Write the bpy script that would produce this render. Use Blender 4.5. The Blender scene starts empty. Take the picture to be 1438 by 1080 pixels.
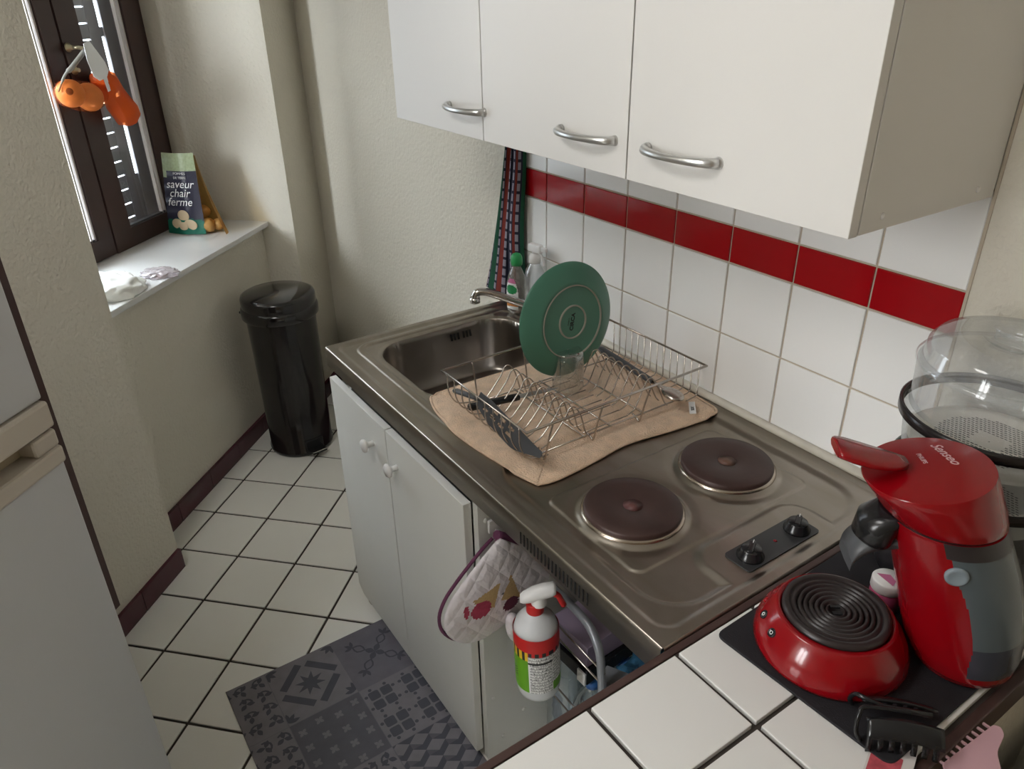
import bpy, bmesh, math, random
from mathutils import Vector, Matrix, noise
random.seed(7)
D = bpy.data
SC = bpy.context.scene
COL = SC.collection
PI = math.pi
H = 0.8256                     # sink top height
# ------------------------------------------------------------------ materials
MATS = {}
def mat(name, col=(.8,.8,.8), rough=.5, metal=0., bump=0., bscale=200., spec=.5, alpha=1., trans=0., coat=0., emit=None, var=0., vscale=8., sheen=0., ior=1.45, bdist=.002):
    if name in MATS: return MATS[name]
    m = D.materials.new(name); m.use_nodes = True
    nt = m.node_tree; b = nt.nodes['Principled BSDF']
    b.inputs['Base Color'].default_value = (*col, 1); b.inputs['Roughness'].default_value = rough
    b.inputs['Metallic'].default_value = metal; b.inputs['Specular IOR Level'].default_value = spec
    b.inputs['Alpha'].default_value = alpha; b.inputs['Transmission Weight'].default_value = trans
    b.inputs['Coat Weight'].default_value = coat; b.inputs['Coat Roughness'].default_value = .05
    b.inputs['Sheen Weight'].default_value = sheen; b.inputs['IOR'].default_value = ior
    if emit:
        b.inputs['Emission Color'].default_value = (*col, 1); b.inputs['Emission Strength'].default_value = emit
    tc = nt.nodes.new('ShaderNodeTexCoord')
    if var:
        n = nt.nodes.new('ShaderNodeTexNoise'); n.inputs['Scale'].default_value = vscale; n.inputs['Detail'].default_value = 5
        nt.links.new(tc.outputs['Object'], n.inputs['Vector'])
        mx = nt.nodes.new('ShaderNodeMix'); mx.data_type = 'RGBA'
        mx.inputs[6].default_value = (*[c*(1-var) for c in col], 1); mx.inputs[7].default_value = (*[min(1,c*(1+var)) for c in col], 1)
        nt.links.new(n.outputs['Fac'], mx.inputs[0]); nt.links.new(mx.outputs[2], b.inputs['Base Color'])
    if bump:
        n = nt.nodes.new('ShaderNodeTexNoise'); n.inputs['Scale'].default_value = bscale; n.inputs['Detail'].default_value = 3
        nt.links.new(tc.outputs['Object'], n.inputs['Vector'])
        bp = nt.nodes.new('ShaderNodeBump'); bp.inputs['Strength'].default_value = bump; bp.inputs['Distance'].default_value = bdist
        nt.links.new(n.outputs['Fac'], bp.inputs['Height']); nt.links.new(bp.outputs['Normal'], b.inputs['Normal'])
    MATS[name] = m
    return m

def steel(name, col, rough, metal=1., blotch=.35, sc=(7, 9, 7), bump=.06):
    if name in MATS: return MATS[name]
    m = mat(name, col, rough, metal); nt = m.node_tree; b = nt.nodes['Principled BSDF']
    tc = nt.nodes['Texture Coordinate']
    n = nt.nodes.new('ShaderNodeTexNoise'); n.inputs['Scale'].default_value = 1; n.inputs['Detail'].default_value = 6; n.inputs['Distortion'].default_value = 1.2
    mp = nt.nodes.new('ShaderNodeMapping'); mp.inputs['Scale'].default_value = sc
    nt.links.new(tc.outputs['Object'], mp.inputs['Vector']); nt.links.new(mp.outputs[0], n.inputs['Vector'])
    cr = nt.nodes.new('ShaderNodeValToRGB'); cr.color_ramp.elements[0].position = .35; cr.color_ramp.elements[1].position = .7
    d = [c*(1-blotch) for c in col]; d[2] *= .93
    cr.color_ramp.elements[0].color = (*d, 1); cr.color_ramp.elements[1].color = (*col, 1)
    nt.links.new(n.outputs['Fac'], cr.inputs[0]); nt.links.new(cr.outputs[0], b.inputs['Base Color'])
    mr = nt.nodes.new('ShaderNodeMapRange'); mr.inputs[3].default_value = rough*1.35; mr.inputs[4].default_value = rough*.8
    nt.links.new(n.outputs['Fac'], mr.inputs[0]); nt.links.new(mr.outputs[0], b.inputs['Roughness'])
    if bump:
        n2 = nt.nodes.new('ShaderNodeTexNoise'); n2.inputs['Scale'].default_value = 30; n2.inputs['Detail'].default_value = 4
        nt.links.new(tc.outputs['Object'], n2.inputs['Vector'])
        bp = nt.nodes.new('ShaderNodeBump'); bp.inputs['Strength'].default_value = bump; bp.inputs['Distance'].default_value = .004
        nt.links.new(n2.outputs['Fac'], bp.inputs['Height']); nt.links.new(bp.outputs['Normal'], b.inputs['Normal'])
    return m

def clear(name, tint=(1,1,1), rough=.02, gloss=.12, body=0., bodycol=(.8,.8,.8)):
    """thin clear plastic or glass: see-through with a sheen of reflection"""
    if name in MATS: return MATS[name]
    m = D.materials.new(name); m.use_nodes = True; nt = m.node_tree; nt.nodes.clear()
    out = nt.nodes.new('ShaderNodeOutputMaterial')
    t = nt.nodes.new('ShaderNodeBsdfTransparent'); t.inputs[0].default_value = (*tint, 1)
    g = nt.nodes.new('ShaderNodeBsdfGlossy'); g.inputs['Roughness'].default_value = rough
    d = nt.nodes.new('ShaderNodeBsdfDiffuse'); d.inputs[0].default_value = (*bodycol, 1)
    lw = nt.nodes.new('ShaderNodeLayerWeight'); lw.inputs[0].default_value = .35
    mr = nt.nodes.new('ShaderNodeMapRange'); mr.inputs[3].default_value = gloss*.4; mr.inputs[4].default_value = min(1, gloss*5)
    nt.links.new(lw.outputs['Facing'], mr.inputs[0])
    m1 = nt.nodes.new('ShaderNodeMixShader'); m1.inputs[0].default_value = body
    nt.links.new(t.outputs[0], m1.inputs[1]); nt.links.new(d.outputs[0], m1.inputs[2])
    m2 = nt.nodes.new('ShaderNodeMixShader'); nt.links.new(mr.outputs[0], m2.inputs[0])
    nt.links.new(m1.outputs[0], m2.inputs[1]); nt.links.new(g.outputs[0], m2.inputs[2]); nt.links.new(m2.outputs[0], out.inputs[0])
    MATS[name] = m
    return m

def plaster():
    m = mat('plaster', (.68,.64,.55), .9, spec=.15)
    nt = m.node_tree; b = nt.nodes['Principled BSDF']; tc = nt.nodes['Texture Coordinate']
    n = nt.nodes.new('ShaderNodeTexNoise'); n.inputs['Scale'].default_value = 130; n.inputs['Detail'].default_value = 4; n.inputs['Distortion'].default_value = .6
    n2 = nt.nodes.new('ShaderNodeTexVoronoi'); n2.inputs['Scale'].default_value = 95; n2.feature = 'SMOOTH_F1'
    for k in (n, n2): nt.links.new(tc.outputs['Object'], k.inputs['Vector'])
    ad = nt.nodes.new('ShaderNodeMath'); ad.operation = 'ADD'
    nt.links.new(n.outputs['Fac'], ad.inputs[0]); nt.links.new(n2.outputs['Distance'], ad.inputs[1])
    bp = nt.nodes.new('ShaderNodeBump'); bp.inputs['Strength'].default_value = .55; bp.inputs['Distance'].default_value = .0035
    nt.links.new(ad.outputs[0], bp.inputs['Height']); nt.links.new(bp.outputs['Normal'], b.inputs['Normal'])
    return m

M_PLASTER = plaster()
M_WHITE_TILE = mat('white_glazed_tile', (.88,.875,.86), .14, spec=.5, bump=.05, bscale=14, bdist=.004)
M_RED_TILE = mat('red_glazed_tile', (.36,.005,.009), .12, bump=.05, bscale=14, bdist=.004)
M_GROUT = mat('wall_grout', (.50,.43,.34), .9, var=.2, vscale=20)
M_FLOOR_TILE = mat('white_floor_tile', (.86,.85,.80), .22, bump=.06, bscale=10, bdist=.004, var=.04, vscale=6)
M_FLOOR_GROUT = mat('dark_grout', (.045,.035,.03), .9)
M_MAROON = mat('maroon_skirting_tile', (.075,.018,.028), .25)
M_LAM = mat('white_laminate', (.74,.725,.70), .42, bump=.04, bscale=300, bdist=.0005)
M_LAM_LOW = mat('white_laminate_worn', (.74,.735,.70), .4, var=.05, vscale=5)
M_DARKEDGE = mat('dark_wood_edge', (.055,.028,.024), .45, var=.3, vscale=30)
M_STEEL = steel('brushed_steel', (.375,.335,.30), .30, blotch=.22, sc=(3,9,3), bump=0)
M_STEEL_SINK = steel('sink_steel', (.36,.325,.30), .28, sc=(5,5,3), blotch=.15, bump=0)
M_CHROME = mat('chrome', (.62,.60,.58), .12, 1.)
M_WIRE = mat('steel_wire', (.52,.47,.43), .25, 1.)
M_SATIN = mat('satin_nickel', (.62,.62,.61), .32, .9)
M_WHITE = mat('white_plastic', (.80,.79,.78), .3)
M_BLACK = mat('black_plastic', (.012,.012,.013), .22)
M_BLACKMAT = mat('black_rubber', (.012,.011,.014), .8, bump=.5, bscale=500, bdist=.001)
M_DKGREY = mat('dark_grey_nylon', (.07,.072,.078), .4)
M_RED = mat('red_gloss_plastic', (.24,.0015,.005), .18, coat=.25)
M_HOTPLATE = mat('hotplate_iron', (.055,.030,.026), .42, .2, var=.5, vscale=14, bump=.1, bscale=60)
M_GLASS = clear('clear_glass', (.93,.95,.94), .03, .22, .03, (.8,.82,.82))
M_PANE = clear('window_pane', (.93,.95,.96), .02, .07)
M_PLASTIC_CLEAR = clear('clear_plastic', (.93,.94,.945), .08, .10, .16, (.75,.77,.79))
M_BROWNWOOD = mat('dark_brown_wood', (.040,.020,.017), .4, var=.3, vscale=12)
M_BEIGE_FRIDGE = mat('cream_plastic', (.52,.47,.40), .4)
M_FRIDGE = mat('fridge_white', (.55,.56,.57), .35, bump=.08, bscale=400, bdist=.0006)

# ------------------------------------------------------------------ mesh helpers
class MB:
    """collects shapes, then links them as ONE mesh object"""
    def __init__(s): s.v = []; s.f = []; s.mi = []; s.mats = []; s.sm = []
    def m(s, mt):
        if mt not in s.mats: s.mats.append(mt)
        return s.mats.index(mt)
    def add(s, vs, fs, mt, smooth=False):
        o = len(s.v); s.v += [tuple(v) for v in vs]; i = s.m(mt)
        for f in fs: s.f.append([o+k for k in f]); s.mi.append(i); s.sm.append(smooth)
        return s
    def box(s, c, d, mt, R=None, bev=0.):
        bm = bmesh.new(); bmesh.ops.create_cube(bm, size=1)
        for v in bm.verts: v.co = Vector((v.co.x*d[0], v.co.y*d[1], v.co.z*d[2]))
        if bev: bmesh.ops.bevel(bm, geom=bm.edges[:], offset=bev, segments=2, affect='EDGES', profile=.6)
        if R is None: R = Matrix.Identity(3)
        vs = [R @ v.co + Vector(c) for v in bm.verts]; bm.verts.index_update()
        s.add(vs, [[v.index for v in f.verts] for f in bm.faces], mt); bm.free(); return s
    def prism(s, poly, z0, z1, mt, mtop=None):
        n = len(poly); a = sum(poly[i][0]*poly[(i+1) % n][1]-poly[(i+1) % n][0]*poly[i][1] for i in range(n))
        if a < 0: poly = poly[::-1]
        vs = [(x, y, z0) for x, y in poly]+[(x, y, z1) for x, y in poly]
        s.add(vs, [[i, (i+1) % n, n+(i+1) % n, n+i] for i in range(n)]+[list(range(n))[::-1]], mt)
        s.add(vs[n:], [list(range(n))], mtop or mt); return s
    def loft(s, rings, mt, cap=(True, True), closed=True, smooth=True, matfn=None):
        n = len(rings[0]); o = len(s.v)
        for r in rings: s.v += [tuple(p) for p in r]
        for i in range(len(rings)-1):
            for j in range(n if closed else n-1):
                k = (j+1) % n; q = [o+i*n+j, o+i*n+k, o+(i+1)*n+k, o+(i+1)*n+j]
                mm = mt
                if matfn: mm = matfn(i, j) or mt
                s.f.append(q); s.mi.append(s.m(mm)); s.sm.append(smooth)
        if cap[0]: s.f.append([o+j for j in range(n)][::-1]); s.mi.append(s.m(mt)); s.sm.append(False)
        if cap[1]: s.f.append([o+(len(rings)-1)*n+j for j in range(n)]); s.mi.append(s.m(mt)); s.sm.append(False)
        return s
    def lathe(s, prof, mt, c=(0,0,0), seg=40, R=None, cap=(True, True), matfn=None, smooth=True):
        R = R or Matrix.Identity(3); c = Vector(c)
        rings = [[c + R @ Vector((r*math.cos(2*PI*j/seg), r*math.sin(2*PI*j/seg), z)) for j in range(seg)] for r, z in prof]
        return s.loft(rings, mt, cap, smooth=smooth, matfn=matfn)
    def tube(s, pts, r, mt, seg=8, closed=False, cap=True):
        P = [Vector(p) for p in pts]; n = len(P); rings = []
        rr = r if isinstance(r, (list, tuple)) else [r]*n
        prev = None
        for i in range(n):
            a = P[i-1] if (i or closed) else P[0]; b = P[(i+1) % n] if (i < n-1 or closed) else P[-1]
            t = (b-a).normalized() if (b-a).length > 1e-9 else Vector((0,0,1))
            if prev is None:
                u = t.orthogonal().normalized()
            else:
                u = (prev - t*prev.dot(t)); u = u.normalized() if u.length > 1e-6 else t.orthogonal().normalized()
            prev = u; w = t.cross(u)
            rings.append([P[i]+(u*math.cos(2*PI*j/seg)+w*math.sin(2*PI*j/seg))*rr[i] for j in range(seg)])
        if closed: rings.append(rings[0])
        return s.loft(rings, mt, (cap and not closed, cap and not closed))
    def sphere(s, c, r, mt, seg=20, sc=(1,1,1), R=None, jit=0., f=6.):
        R = R or Matrix.Identity(3); c = Vector(c); rings = []
        nz = seg//2+1
        for i in range(nz+1):
            a = -PI/2+PI*i/nz; rings.append([])
            for j in range(seg):
                p = Vector((math.cos(a)*math.cos(2*PI*j/seg), math.cos(a)*math.sin(2*PI*j/seg), math.sin(a)))
                k = 1+jit*noise.noise(p*f+c*9)
                rings[-1].append(c + R @ Vector((p.x*r*sc[0]*k, p.y*r*sc[1]*k, p.z*r*sc[2]*k)))
        return s.loft(rings, mt, (False, False))
    def build(s, name, parent=None, loc=None, bev=0., sub=0, solid=0.):
        me = D.meshes.new(name); me.from_pydata(s.v, [], s.f); me.update()
        for mt in s.mats: me.materials.append(mt)
        me.polygons.foreach_set('material_index', s.mi); me.polygons.foreach_set('use_smooth', s.sm); me.update()
        bm = bmesh.new(); bm.from_mesh(me); bmesh.ops.remove_doubles(bm, verts=bm.verts, dist=1e-6)
        bm.normal_update(); bm.to_mesh(me); bm.free()
        o = D.objects.new(name, me); COL.objects.link(o)
        if parent is not None: o.parent = parent
        if loc is not None: o.location = loc
        if bev:
            md = o.modifiers.new('bevel', 'BEVEL'); md.width = bev; md.segments = 2; md.limit_method = 'ANGLE'; md.angle_limit = .6
        if solid:
            md = o.modifiers.new('solid', 'SOLIDIFY'); md.thickness = solid; md.offset = 0
        if sub:
            md = o.modifiers.new('sub', 'SUBSURF'); md.levels = sub; md.render_levels = sub
        return o

def tag(o, label, cat, group=None):
    o['label'] = label; o['category'] = cat
    if group: o['group'] = group
    return o
def thing(name, label, cat, loc=(0,0,0), group=None, rotz=0.):
    o = D.objects.new(name, None); COL.objects.link(o); o.location = loc; o.rotation_euler = (0,0,rotz); o.empty_display_size = .05
    return tag(o, label, cat, group)
def struct(o): o['kind'] = 'structure'; return o
def Mrot(x=0, y=0, z=0):
    return Matrix.Rotation(z,3,'Z') @ Matrix.Rotation(y,3,'Y') @ Matrix.Rotation(x,3,'X')
def basis(a, b, c):
    return Matrix((a, b, c)).transposed()
def ss(a, b, x):
    t = max(0, min(1, (x-a)/(b-a))); return t*t*(3-2*t)
def rrect(x, y, cx, cy, hx, hy, r):
    qx, qy = abs(x-cx)-hx+r, abs(y-cy)-hy+r
    return math.hypot(max(qx,0), max(qy,0))+min(max(qx,qy),0)-r
def rpoly(pts, r, n=5):
    """round the corners of a 2-D polygon"""
    out = []; N = len(pts)
    for i in range(N):
        p, a, b = Vector(pts[i]), Vector(pts[i-1]), Vector(pts[(i+1) % N])
        k = min(r, (a-p).length*.45, (b-p).length*.45)
        A = p+(a-p).normalized()*k; B = p+(b-p).normalized()*k
        for j in range(n+1):
            t = j/n; out.append(tuple(A*(1-t)**2+p*2*t*(1-t)+B*t*t))
    return out
def arc(pts, n=8):
    """Catmull-Rom through 3-D points"""
    P = [Vector(p) for p in pts]; P = [P[0]*2-P[1]]+P+[P[-1]*2-P[-2]]; out = []
    for i in range(1, len(P)-2):
        for j in range(n):
            t = j/n; a, b, c, d = P[i-1:i+3]
            out.append(.5*((2*b)+(c-a)*t+(2*a-5*b+4*c-d)*t*t+(3*b-a-3*c+d)*t**3))
    out.append(P[-2]); return out
def text_into(mb, s, size, mt, M, shear=0., bold=0., ext=.0002):
    """lettering as mesh, laid in the plane of matrix M (x along the line, y up)"""
    cu = D.curves.new('lettering', 'FONT'); cu.body = s; cu.size = size; cu.extrude = ext; cu.align_x = 'CENTER'; cu.align_y = 'CENTER'
    cu.shear = shear; cu.offset = bold; cu.resolution_u = 3
    ob = D.objects.new('lettering', cu); COL.objects.link(ob)
    bpy.context.view_layer.update()
    me = D.meshes.new_from_object(ob.evaluated_get(bpy.context.evaluated_depsgraph_get()))
    mb.add([M @ v.co for v in me.vertices], [list(p.vertices) for p in me.polygons], mt)
    D.objects.remove(ob); D.curves.remove(cu); D.meshes.remove(me)
def M4(o, x, y, z):
    m = Matrix.Identity(4)
    for i, a in enumerate((x, y, z, o)):
        for j in range(3): m[j][i] = a[j]
    return m

# ------------------------------------------------------------------ room shell
S2 = math.sqrt(.5)
def tw(t, c): return (c/2-t*S2, c/2+t*S2)         # point of the slanted window wall: t along it, x+y=c
CW, CN, CG = -1.445, -1.64, -2.09                   # wall face, recess face under the sill, window plane
T0, T1 = -.388, .693                                # recess sides
CEIL = 2.55
# floor: tiles set on the diagonal
mb = MB()
mb.add([(-2.2,.4,-.004),(-2.2,-3.8,-.004),(3.6,-3.8,-.004),(3.6,.4,-.004)], [[0,1,2,3]], M_FLOOR_GROUT)
phi = .7757; cu_, su_ = math.cos(phi), math.sin(phi); fx, fy = -.9547, -.5497
g = .0078
for i in range(-10, 22):
    for j in range(-16, 20):
        u0, u1, v0, v1 = i*.2+g/2, i*.2+.2-g/2, j*.2+g/2, j*.2+.2-g/2
        P = [(fx+u*cu_+v*su_, fy+u*su_-v*cu_) for u, v in ((u0,v0),(u0,v1),(u1,v1),(u1,v0))]
        cx = sum(p[0] for p in P)/4; cy = sum(p[1] for p in P)/4
        if not (-1.75 < cx < 3.35 and -3.5 < cy < .12): continue
        if cx+cy < -1.85: continue
        dz = random.uniform(-.0003, .0003)
        ins = .0015; Q = [(p[0]+(cx-p[0])*ins/.14, p[1]+(cy-p[1])*ins/.14) for p in P]
        vs = [(x, y, -.004) for x, y in P]+[(x, y, -.0008+dz) for x, y in P]+[(x, y, dz) for x, y in Q]
        fs = [[8,9,10,11]]+[[a, (a+1) % 4, 4+(a+1) % 4, 4+a] for a in range(4)]+[[4+a, 4+(a+1) % 4, 8+(a+1) % 4, 8+a] for a in range(4)]
        mb.add(vs, fs, M_FLOOR_TILE)
struct(mb.build('floor'))
mb = MB(); mb.box((.8,-1.7,CEIL+.05), (5.6,4.4,.1), mat('ceiling_paint', (.75,.74,.70), .9)); struct(mb.build('ceiling'))

# wall_back: plaster with the tiled splashback
mb = MB()
mb.prism([(-1.40,-.045),(-.0,.003),(0,.18),(-1.75,.18),(-1.75,-.02)], 0, CEIL, M_PLASTER)
mb.prism([(0,.003),(1.2,.003),(1.2,.18),(0,.18)], 0, CEIL, M_PLASTER)
mb.prism([(1.2,-.004),(3.4,-.004),(3.4,.18),(1.2,.18)], 0, CEIL, M_PLASTER)
mb.add([(0,-.0015,.6),(1.2,-.0015,.6),(1.2,-.0015,1.8),(0,-.0015,1.8)], [[0,1,2,3]], M_GROUT)
zs = [.6798,.8298,.9798,1.1298,1.2032,1.3532,1.5032]
xs = [.0039]+[.1539+.15*i for i in range(7)]+[1.2]
g = .0040
for a in range(len(xs)-1):
    for b in range(len(zs)-1):
        mt = M_RED_TILE if b == 3 else M_WHITE_TILE
        x0, x1, z0, z1 = xs[a]+g/2, xs[a+1]-g/2, zs[b]+g/2, zs[b+1]-g/2
        i_ = .0012
        vs = [(x0,0,z0),(x1,0,z0),(x1,0,z1),(x0,0,z1),(x0,-.004,z0),(x1,-.004,z0),(x1,-.004,z1),(x0,-.004,z1),
              (x0+i_,-.005,z0+i_),(x1-i_,-.005,z0+i_),(x1-i_,-.005,z1-i_),(x0+i_,-.005,z1-i_)]
        fs = [[8,9,10,11]]+[[k,(k+1) % 4,4+(k+1) % 4,4+k] for k in range(4)]+[[4+k,4+(k+1) % 4,8+(k+1) % 4,8+k] for k in range(4)]
        mb.add(vs, fs, mt)
mb.add([(1.1988,-.006,.68),(1.2035,-.006,.68),(1.2035,-.006,1.5),(1.1988,-.006,1.5),(1.2035,0,.68),(1.2035,0,1.5)], [[0,1,2,3],[1,4,5,2]], M_GROUT)
mb.tube([(0,-.010,H+.006),(.6,-.010,H+.006),(1.2,-.010,H+.006)], .009, mat('silicone_bead', (.62,.58,.50), .5, var=.25, vscale=18), 8)
struct(mb.build('wall_back'))

# wall_left: slanted wall with the deep window recess
WT = 2.06
mb = MB()
CO = CG-.12
def wp(*tc): return [tw(t, c) for t, c in tc]
mb.prism(wp((T0,CW),(-1.87,CW),(-1.87,CO),(T0,CO)), 0, CEIL, M_PLASTER)
mb.prism(wp((T1,CW),(1.0,CW),(1.25,CO),(T1,CO)), 0, CEIL, M_PLASTER)
mb.prism(wp((T0,CN),(T1,CN),(T1,CO),(T0,CO)), 0, .795, M_PLASTER)
mb.prism(wp((T0-.3,CW),(T1+.3,CW),(T1+.3,CO-.27),(T0-.3,CO-.27)), WT, CEIL, M_PLASTER)  # lintel carried outward as an added, unseen eave that blocks high sun
struct(mb.build('wall_left'))
wx, wy = tw(-1.87, CW)
mb = MB(); mb.prism([(wx,wy),(wx,-3.55),(wx-.3,-3.55),(wx-.3,wy+.3)], 0, CEIL, M_PLASTER); struct(mb.build('wall_side'))
mb = MB()
W2 = (.72, 1.42, 1.15, 2.40)
mb.prism([(wx,-3.4),(W2[0],-3.4),(W2[0],-3.6),(wx,-3.6)], 0, CEIL, M_PLASTER)
mb.prism([(W2[1],-3.4),(3.4,-3.4),(3.4,-3.6),(W2[1],-3.6)], 0, CEIL, M_PLASTER)
mb.prism([(W2[0],-3.4),(W2[1],-3.4),(W2[1],-3.6),(W2[0],-3.6)], 0, W2[2], M_PLASTER)
mb.prism([(W2[0],-3.4),(W2[1],-3.4),(W2[1],-3.6),(W2[0],-3.6)], W2[3], CEIL, M_PLASTER)
struct(mb.build('wall_front'))
mb = MB(); mb.prism([(3.4,.18),(3.4,-3.6),(3.5,-3.6),(3.5,.18)], 0, CEIL, mat('tan_paint', (.34,.27,.19), .8)); struct(mb.build('wall_right'))
mb = MB()
for a, b, c, d in ((W2[0],W2[0]+.06,W2[2],W2[3]),(W2[1]-.06,W2[1],W2[2],W2[3]),(W2[0],W2[1],W2[2],W2[2]+.06),(W2[0],W2[1],W2[3]-.06,W2[3]),((W2[0]+W2[1])/2-.04,(W2[0]+W2[1])/2+.04,W2[2],W2[3])):
    mb.box(((a+b)/2,-3.5,(c+d)/2), (b-a,.05,d-c), M_BROWNWOOD)
struct(mb.build('window_2'))
# skirting tiles
def skirt(name, P, Q, nrm, h=.072, th=.012):
    P, Q, n = Vector(P), Vector(Q), Vector(nrm); m_ = MB(); L = (Q-P).length; d = (Q-P)/L; k = 0; s = 0
    while s < L-1e-4:
        e = min(s+.2, L); a = P+d*(s+.001); b = P+d*(e-.0005)
        m_.prism([tuple(a-n*.002), tuple(b-n*.002), tuple(b+n*th), tuple(a+n*th)], 0.0005, h, M_MAROON); s = e
    return struct(m_.build(name, bev=.001))
n2 = (S2, S2)
skirt('baseboard_left', tw(T0, CW), tw(-1.86, CW), n2)
skirt('baseboard_recess', tw(T0+.005, CN), tw(T1-.01, CN), n2)
skirt('baseboard_corner', tw(T1+.012, CW), tw(.985, CW), n2)
skirt('baseboard_back', (-1.385,-.046), (-.03,-.001), (.034,-1))
# window sill (stone board)
SZ = .815
mb = MB(); mb.prism(wp((T0,CN+.045),(T1,CN+.045),(T1,CG-.05),(T0,CG-.05)), SZ-.02, SZ, mat('pale_stone_sill', (.70,.70,.69), .18))
struct(mb.build('trim_1', bev=.002))
# window: fixed frame, two inward sashes, glazing beads, shutters outside
def wbox(m_, t0, t1, z0, z1, c0, c1, mt): m_.prism(wp((t0,c0),(t1,c0),(t1,c1),(t0,c1)), z0, z1, mt)
win = D.objects.new('window_1', None); COL.objects.link(win); struct(win); win.location = (*tw(.16, CG), SZ)
bpy.context.view_layer.update()
def wchild(m_, name, parent=None):
    o = m_.build(name); pr = parent or win; o.parent = pr; o.matrix_parent_inverse = pr.matrix_world.inverted(); bpy.context.view_layer.update(); return o
mb = MB(); FC0, FC1 = CG-.01, CG-.09
wbox(mb, T0-.02, T0+.05, SZ, WT, FC0, FC1, M_BROWNWOOD); wbox(mb, .615, T1+.02, SZ, WT, FC0, FC1, M_BROWNWOOD)
wbox(mb, T0, T1, SZ-.02, SZ+.012, FC0, FC1, M_BROWNWOOD); wbox(mb, T0, T1, WT-.05, WT, FC0, FC1, M_BROWNWOOD)
wchild(mb, 'frame')
M_BEAD = mat('pale_putty_bead', (.62,.58,.56), .35)
def sash(t0, t1, gl0, gl1, c0, c1, z0):
    m_ = MB(); zb, zt = z0+.065, WT-.10
    wbox(m_, t0, gl0, z0, WT-.03, c0, c1, M_BROWNWOOD); wbox(m_, gl1, t1, z0, WT-.03, c0, c1, M_BROWNWOOD)
    wbox(m_, gl0, gl1, z0, zb, c0, c1, M_BROWNWOOD); wbox(m_, gl0, gl1, zt, WT-.03, c0, c1, M_BROWNWOOD)
    s_ = wchild(m_, 'sash')
    m_ = MB(); cm = (c0+c1)/2
    m_.add([(*tw(gl0,cm), zb), (*tw(gl1,cm), zb), (*tw(gl1,cm), zt), (*tw(gl0,cm), zt)], [[0,1,2,3]], M_PANE); wchild(m_, 'glass_pane', s_)
    m_ = MB()
    for off in (0., .018):
        wbox(m_, gl1-.008-off, gl1-.001-off, zb, zt, cm+.018, cm, M_BEAD)
    wbox(m_, gl0, gl0+.004, zb, zt, cm+.018, cm, M_DKGREY); wbox(m_, gl0, gl1, zb, zb+.006, cm+.018, cm, M_DKGREY)
    wchild(m_, 'glazing_bead', s_)
sash(T0+.04, .2205, T0+.11, .152, CG+.03, CG-.03, SZ+.004)
sash(.2255, .625, .318, .548, CG+.035, CG-.025, SZ+.002)
# shutters, standing off outside
M_SHUT = mat('reflection_grey_shutter', (.30,.30,.32), .5)  # grey lightened: the pane's reflection is put into the shutter colour
CS = CG-.10
mb = MB()
ST = 1.74
wbox(mb, .14, .20, SZ+.01, ST, CS-.002, CS-.03, M_SHUT); wbox(mb, .490, .545, SZ+.01, ST, CS-.01, CS-.02, M_SHUT)
z = .83
while z < ST-.05:
    wbox(mb, .20, .490, z, z+.0452, CS-.012, CS-.017, M_SHUT); z += .0505
wchild(mb, 'shutter_leaf')
mb = MB(); wbox(mb, .566, .69, SZ+.01, ST, CS-.01, CS-.02, M_SHUT); wbox(mb, .535, .575, 1.49, 1.52, CS-.02, CS-.03, M_SHUT); wbox(mb, .535, .575, SZ+.01, 1.02, CS-.02, CS-.03, M_SHUT)
wchild(mb, 'shutter_leaf')
# handle of the window
hp = Vector((*tw(.235, CG+.05), 0)); wn = Vector((S2, S2, 0)); wt = Vector((-S2, S2, 0))
mb = MB(); M_BRASS = mat('aged_brass', (.50,.45,.30), .35, .8)
for zz in (1.475, 1.41):
    mb.lathe([(.014,0),(.014,.004),(.008,.008),(.006,.02)], M_BRASS, hp+Vector((0,0,zz))-wn*.005, 20, basis(wt, Vector((0,0,1)), wn))
mb.tube([hp+wn*.012+Vector((0,0,1.475)), hp+wn*.03+Vector((0,0,1.475)), hp+wn*.034+wt*.03+Vector((0,0,1.468)), hp+wn*.034+wt*.07+Vector((0,0,1.46))], .006, M_BRASS, 10)
wchild(mb, 'window_handle')

# ------------------------------------------------------------------ tiled bar counter on its half wall
mb = MB(); mb.prism([(1.222,0),(1.222,-1.02),(1.478,-1.02),(1.478,0)], 0, .775, M_PLASTER); struct(mb.build('wall_partition'))
CT = .828
ctr = thing('tiled_counter', 'narrow bar counter of white tiles with a dark wood edge, right of the steel hob', 'counter', (1.35,-.5,.776))
mb = MB(); mb.box((.0,0,.0225), (.282,1.04,.045), M_FLOOR_GROUT)
xs_ = [1.213,1.349,1.482]; ys = [-.003,-.125,-.275,-.425,-.575,-.725,-.875,-1.015]
for a in range(2):
    for b in range(len(ys)-1):
        x0, x1 = xs_[a]+.0037-1.35, xs_[a+1]-.0037-1.35; y1, y0 = ys[b]-.0037+.5, ys[b+1]+.0037+.5
        mb.box(((x0+x1)/2,(y0+y1)/2,.0465), (x1-x0,y1-y0,.0115), mat('counter_tile', (.72,.71,.69), .13), bev=.0014)
mb.build('tile_top', ctr)
mb = MB()
mb.box((-.1435,0,.024), (.011,1.045,.048), M_DARKEDGE, bev=.002); mb.box((.1405,0,.024), (.013,1.045,.048), M_DARKEDGE, bev=.002); mb.box((0,-.528,.024), (.296,.014,.048), M_DARKEDGE, bev=.002)
mb.build('wood_edge', ctr)
def wb(mb, name, parent, **kw):
    """part given in room coordinates, stored under its (unrotated) parent"""
    off = Vector((0,0,0)); o = parent
    while o is not None: off += o.location; o = o.parent
    mb.v = [(v[0]-off.x, v[1]-off.y, v[2]-off.z) for v in mb.v]
    return mb.build(name, parent, **kw)

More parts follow.
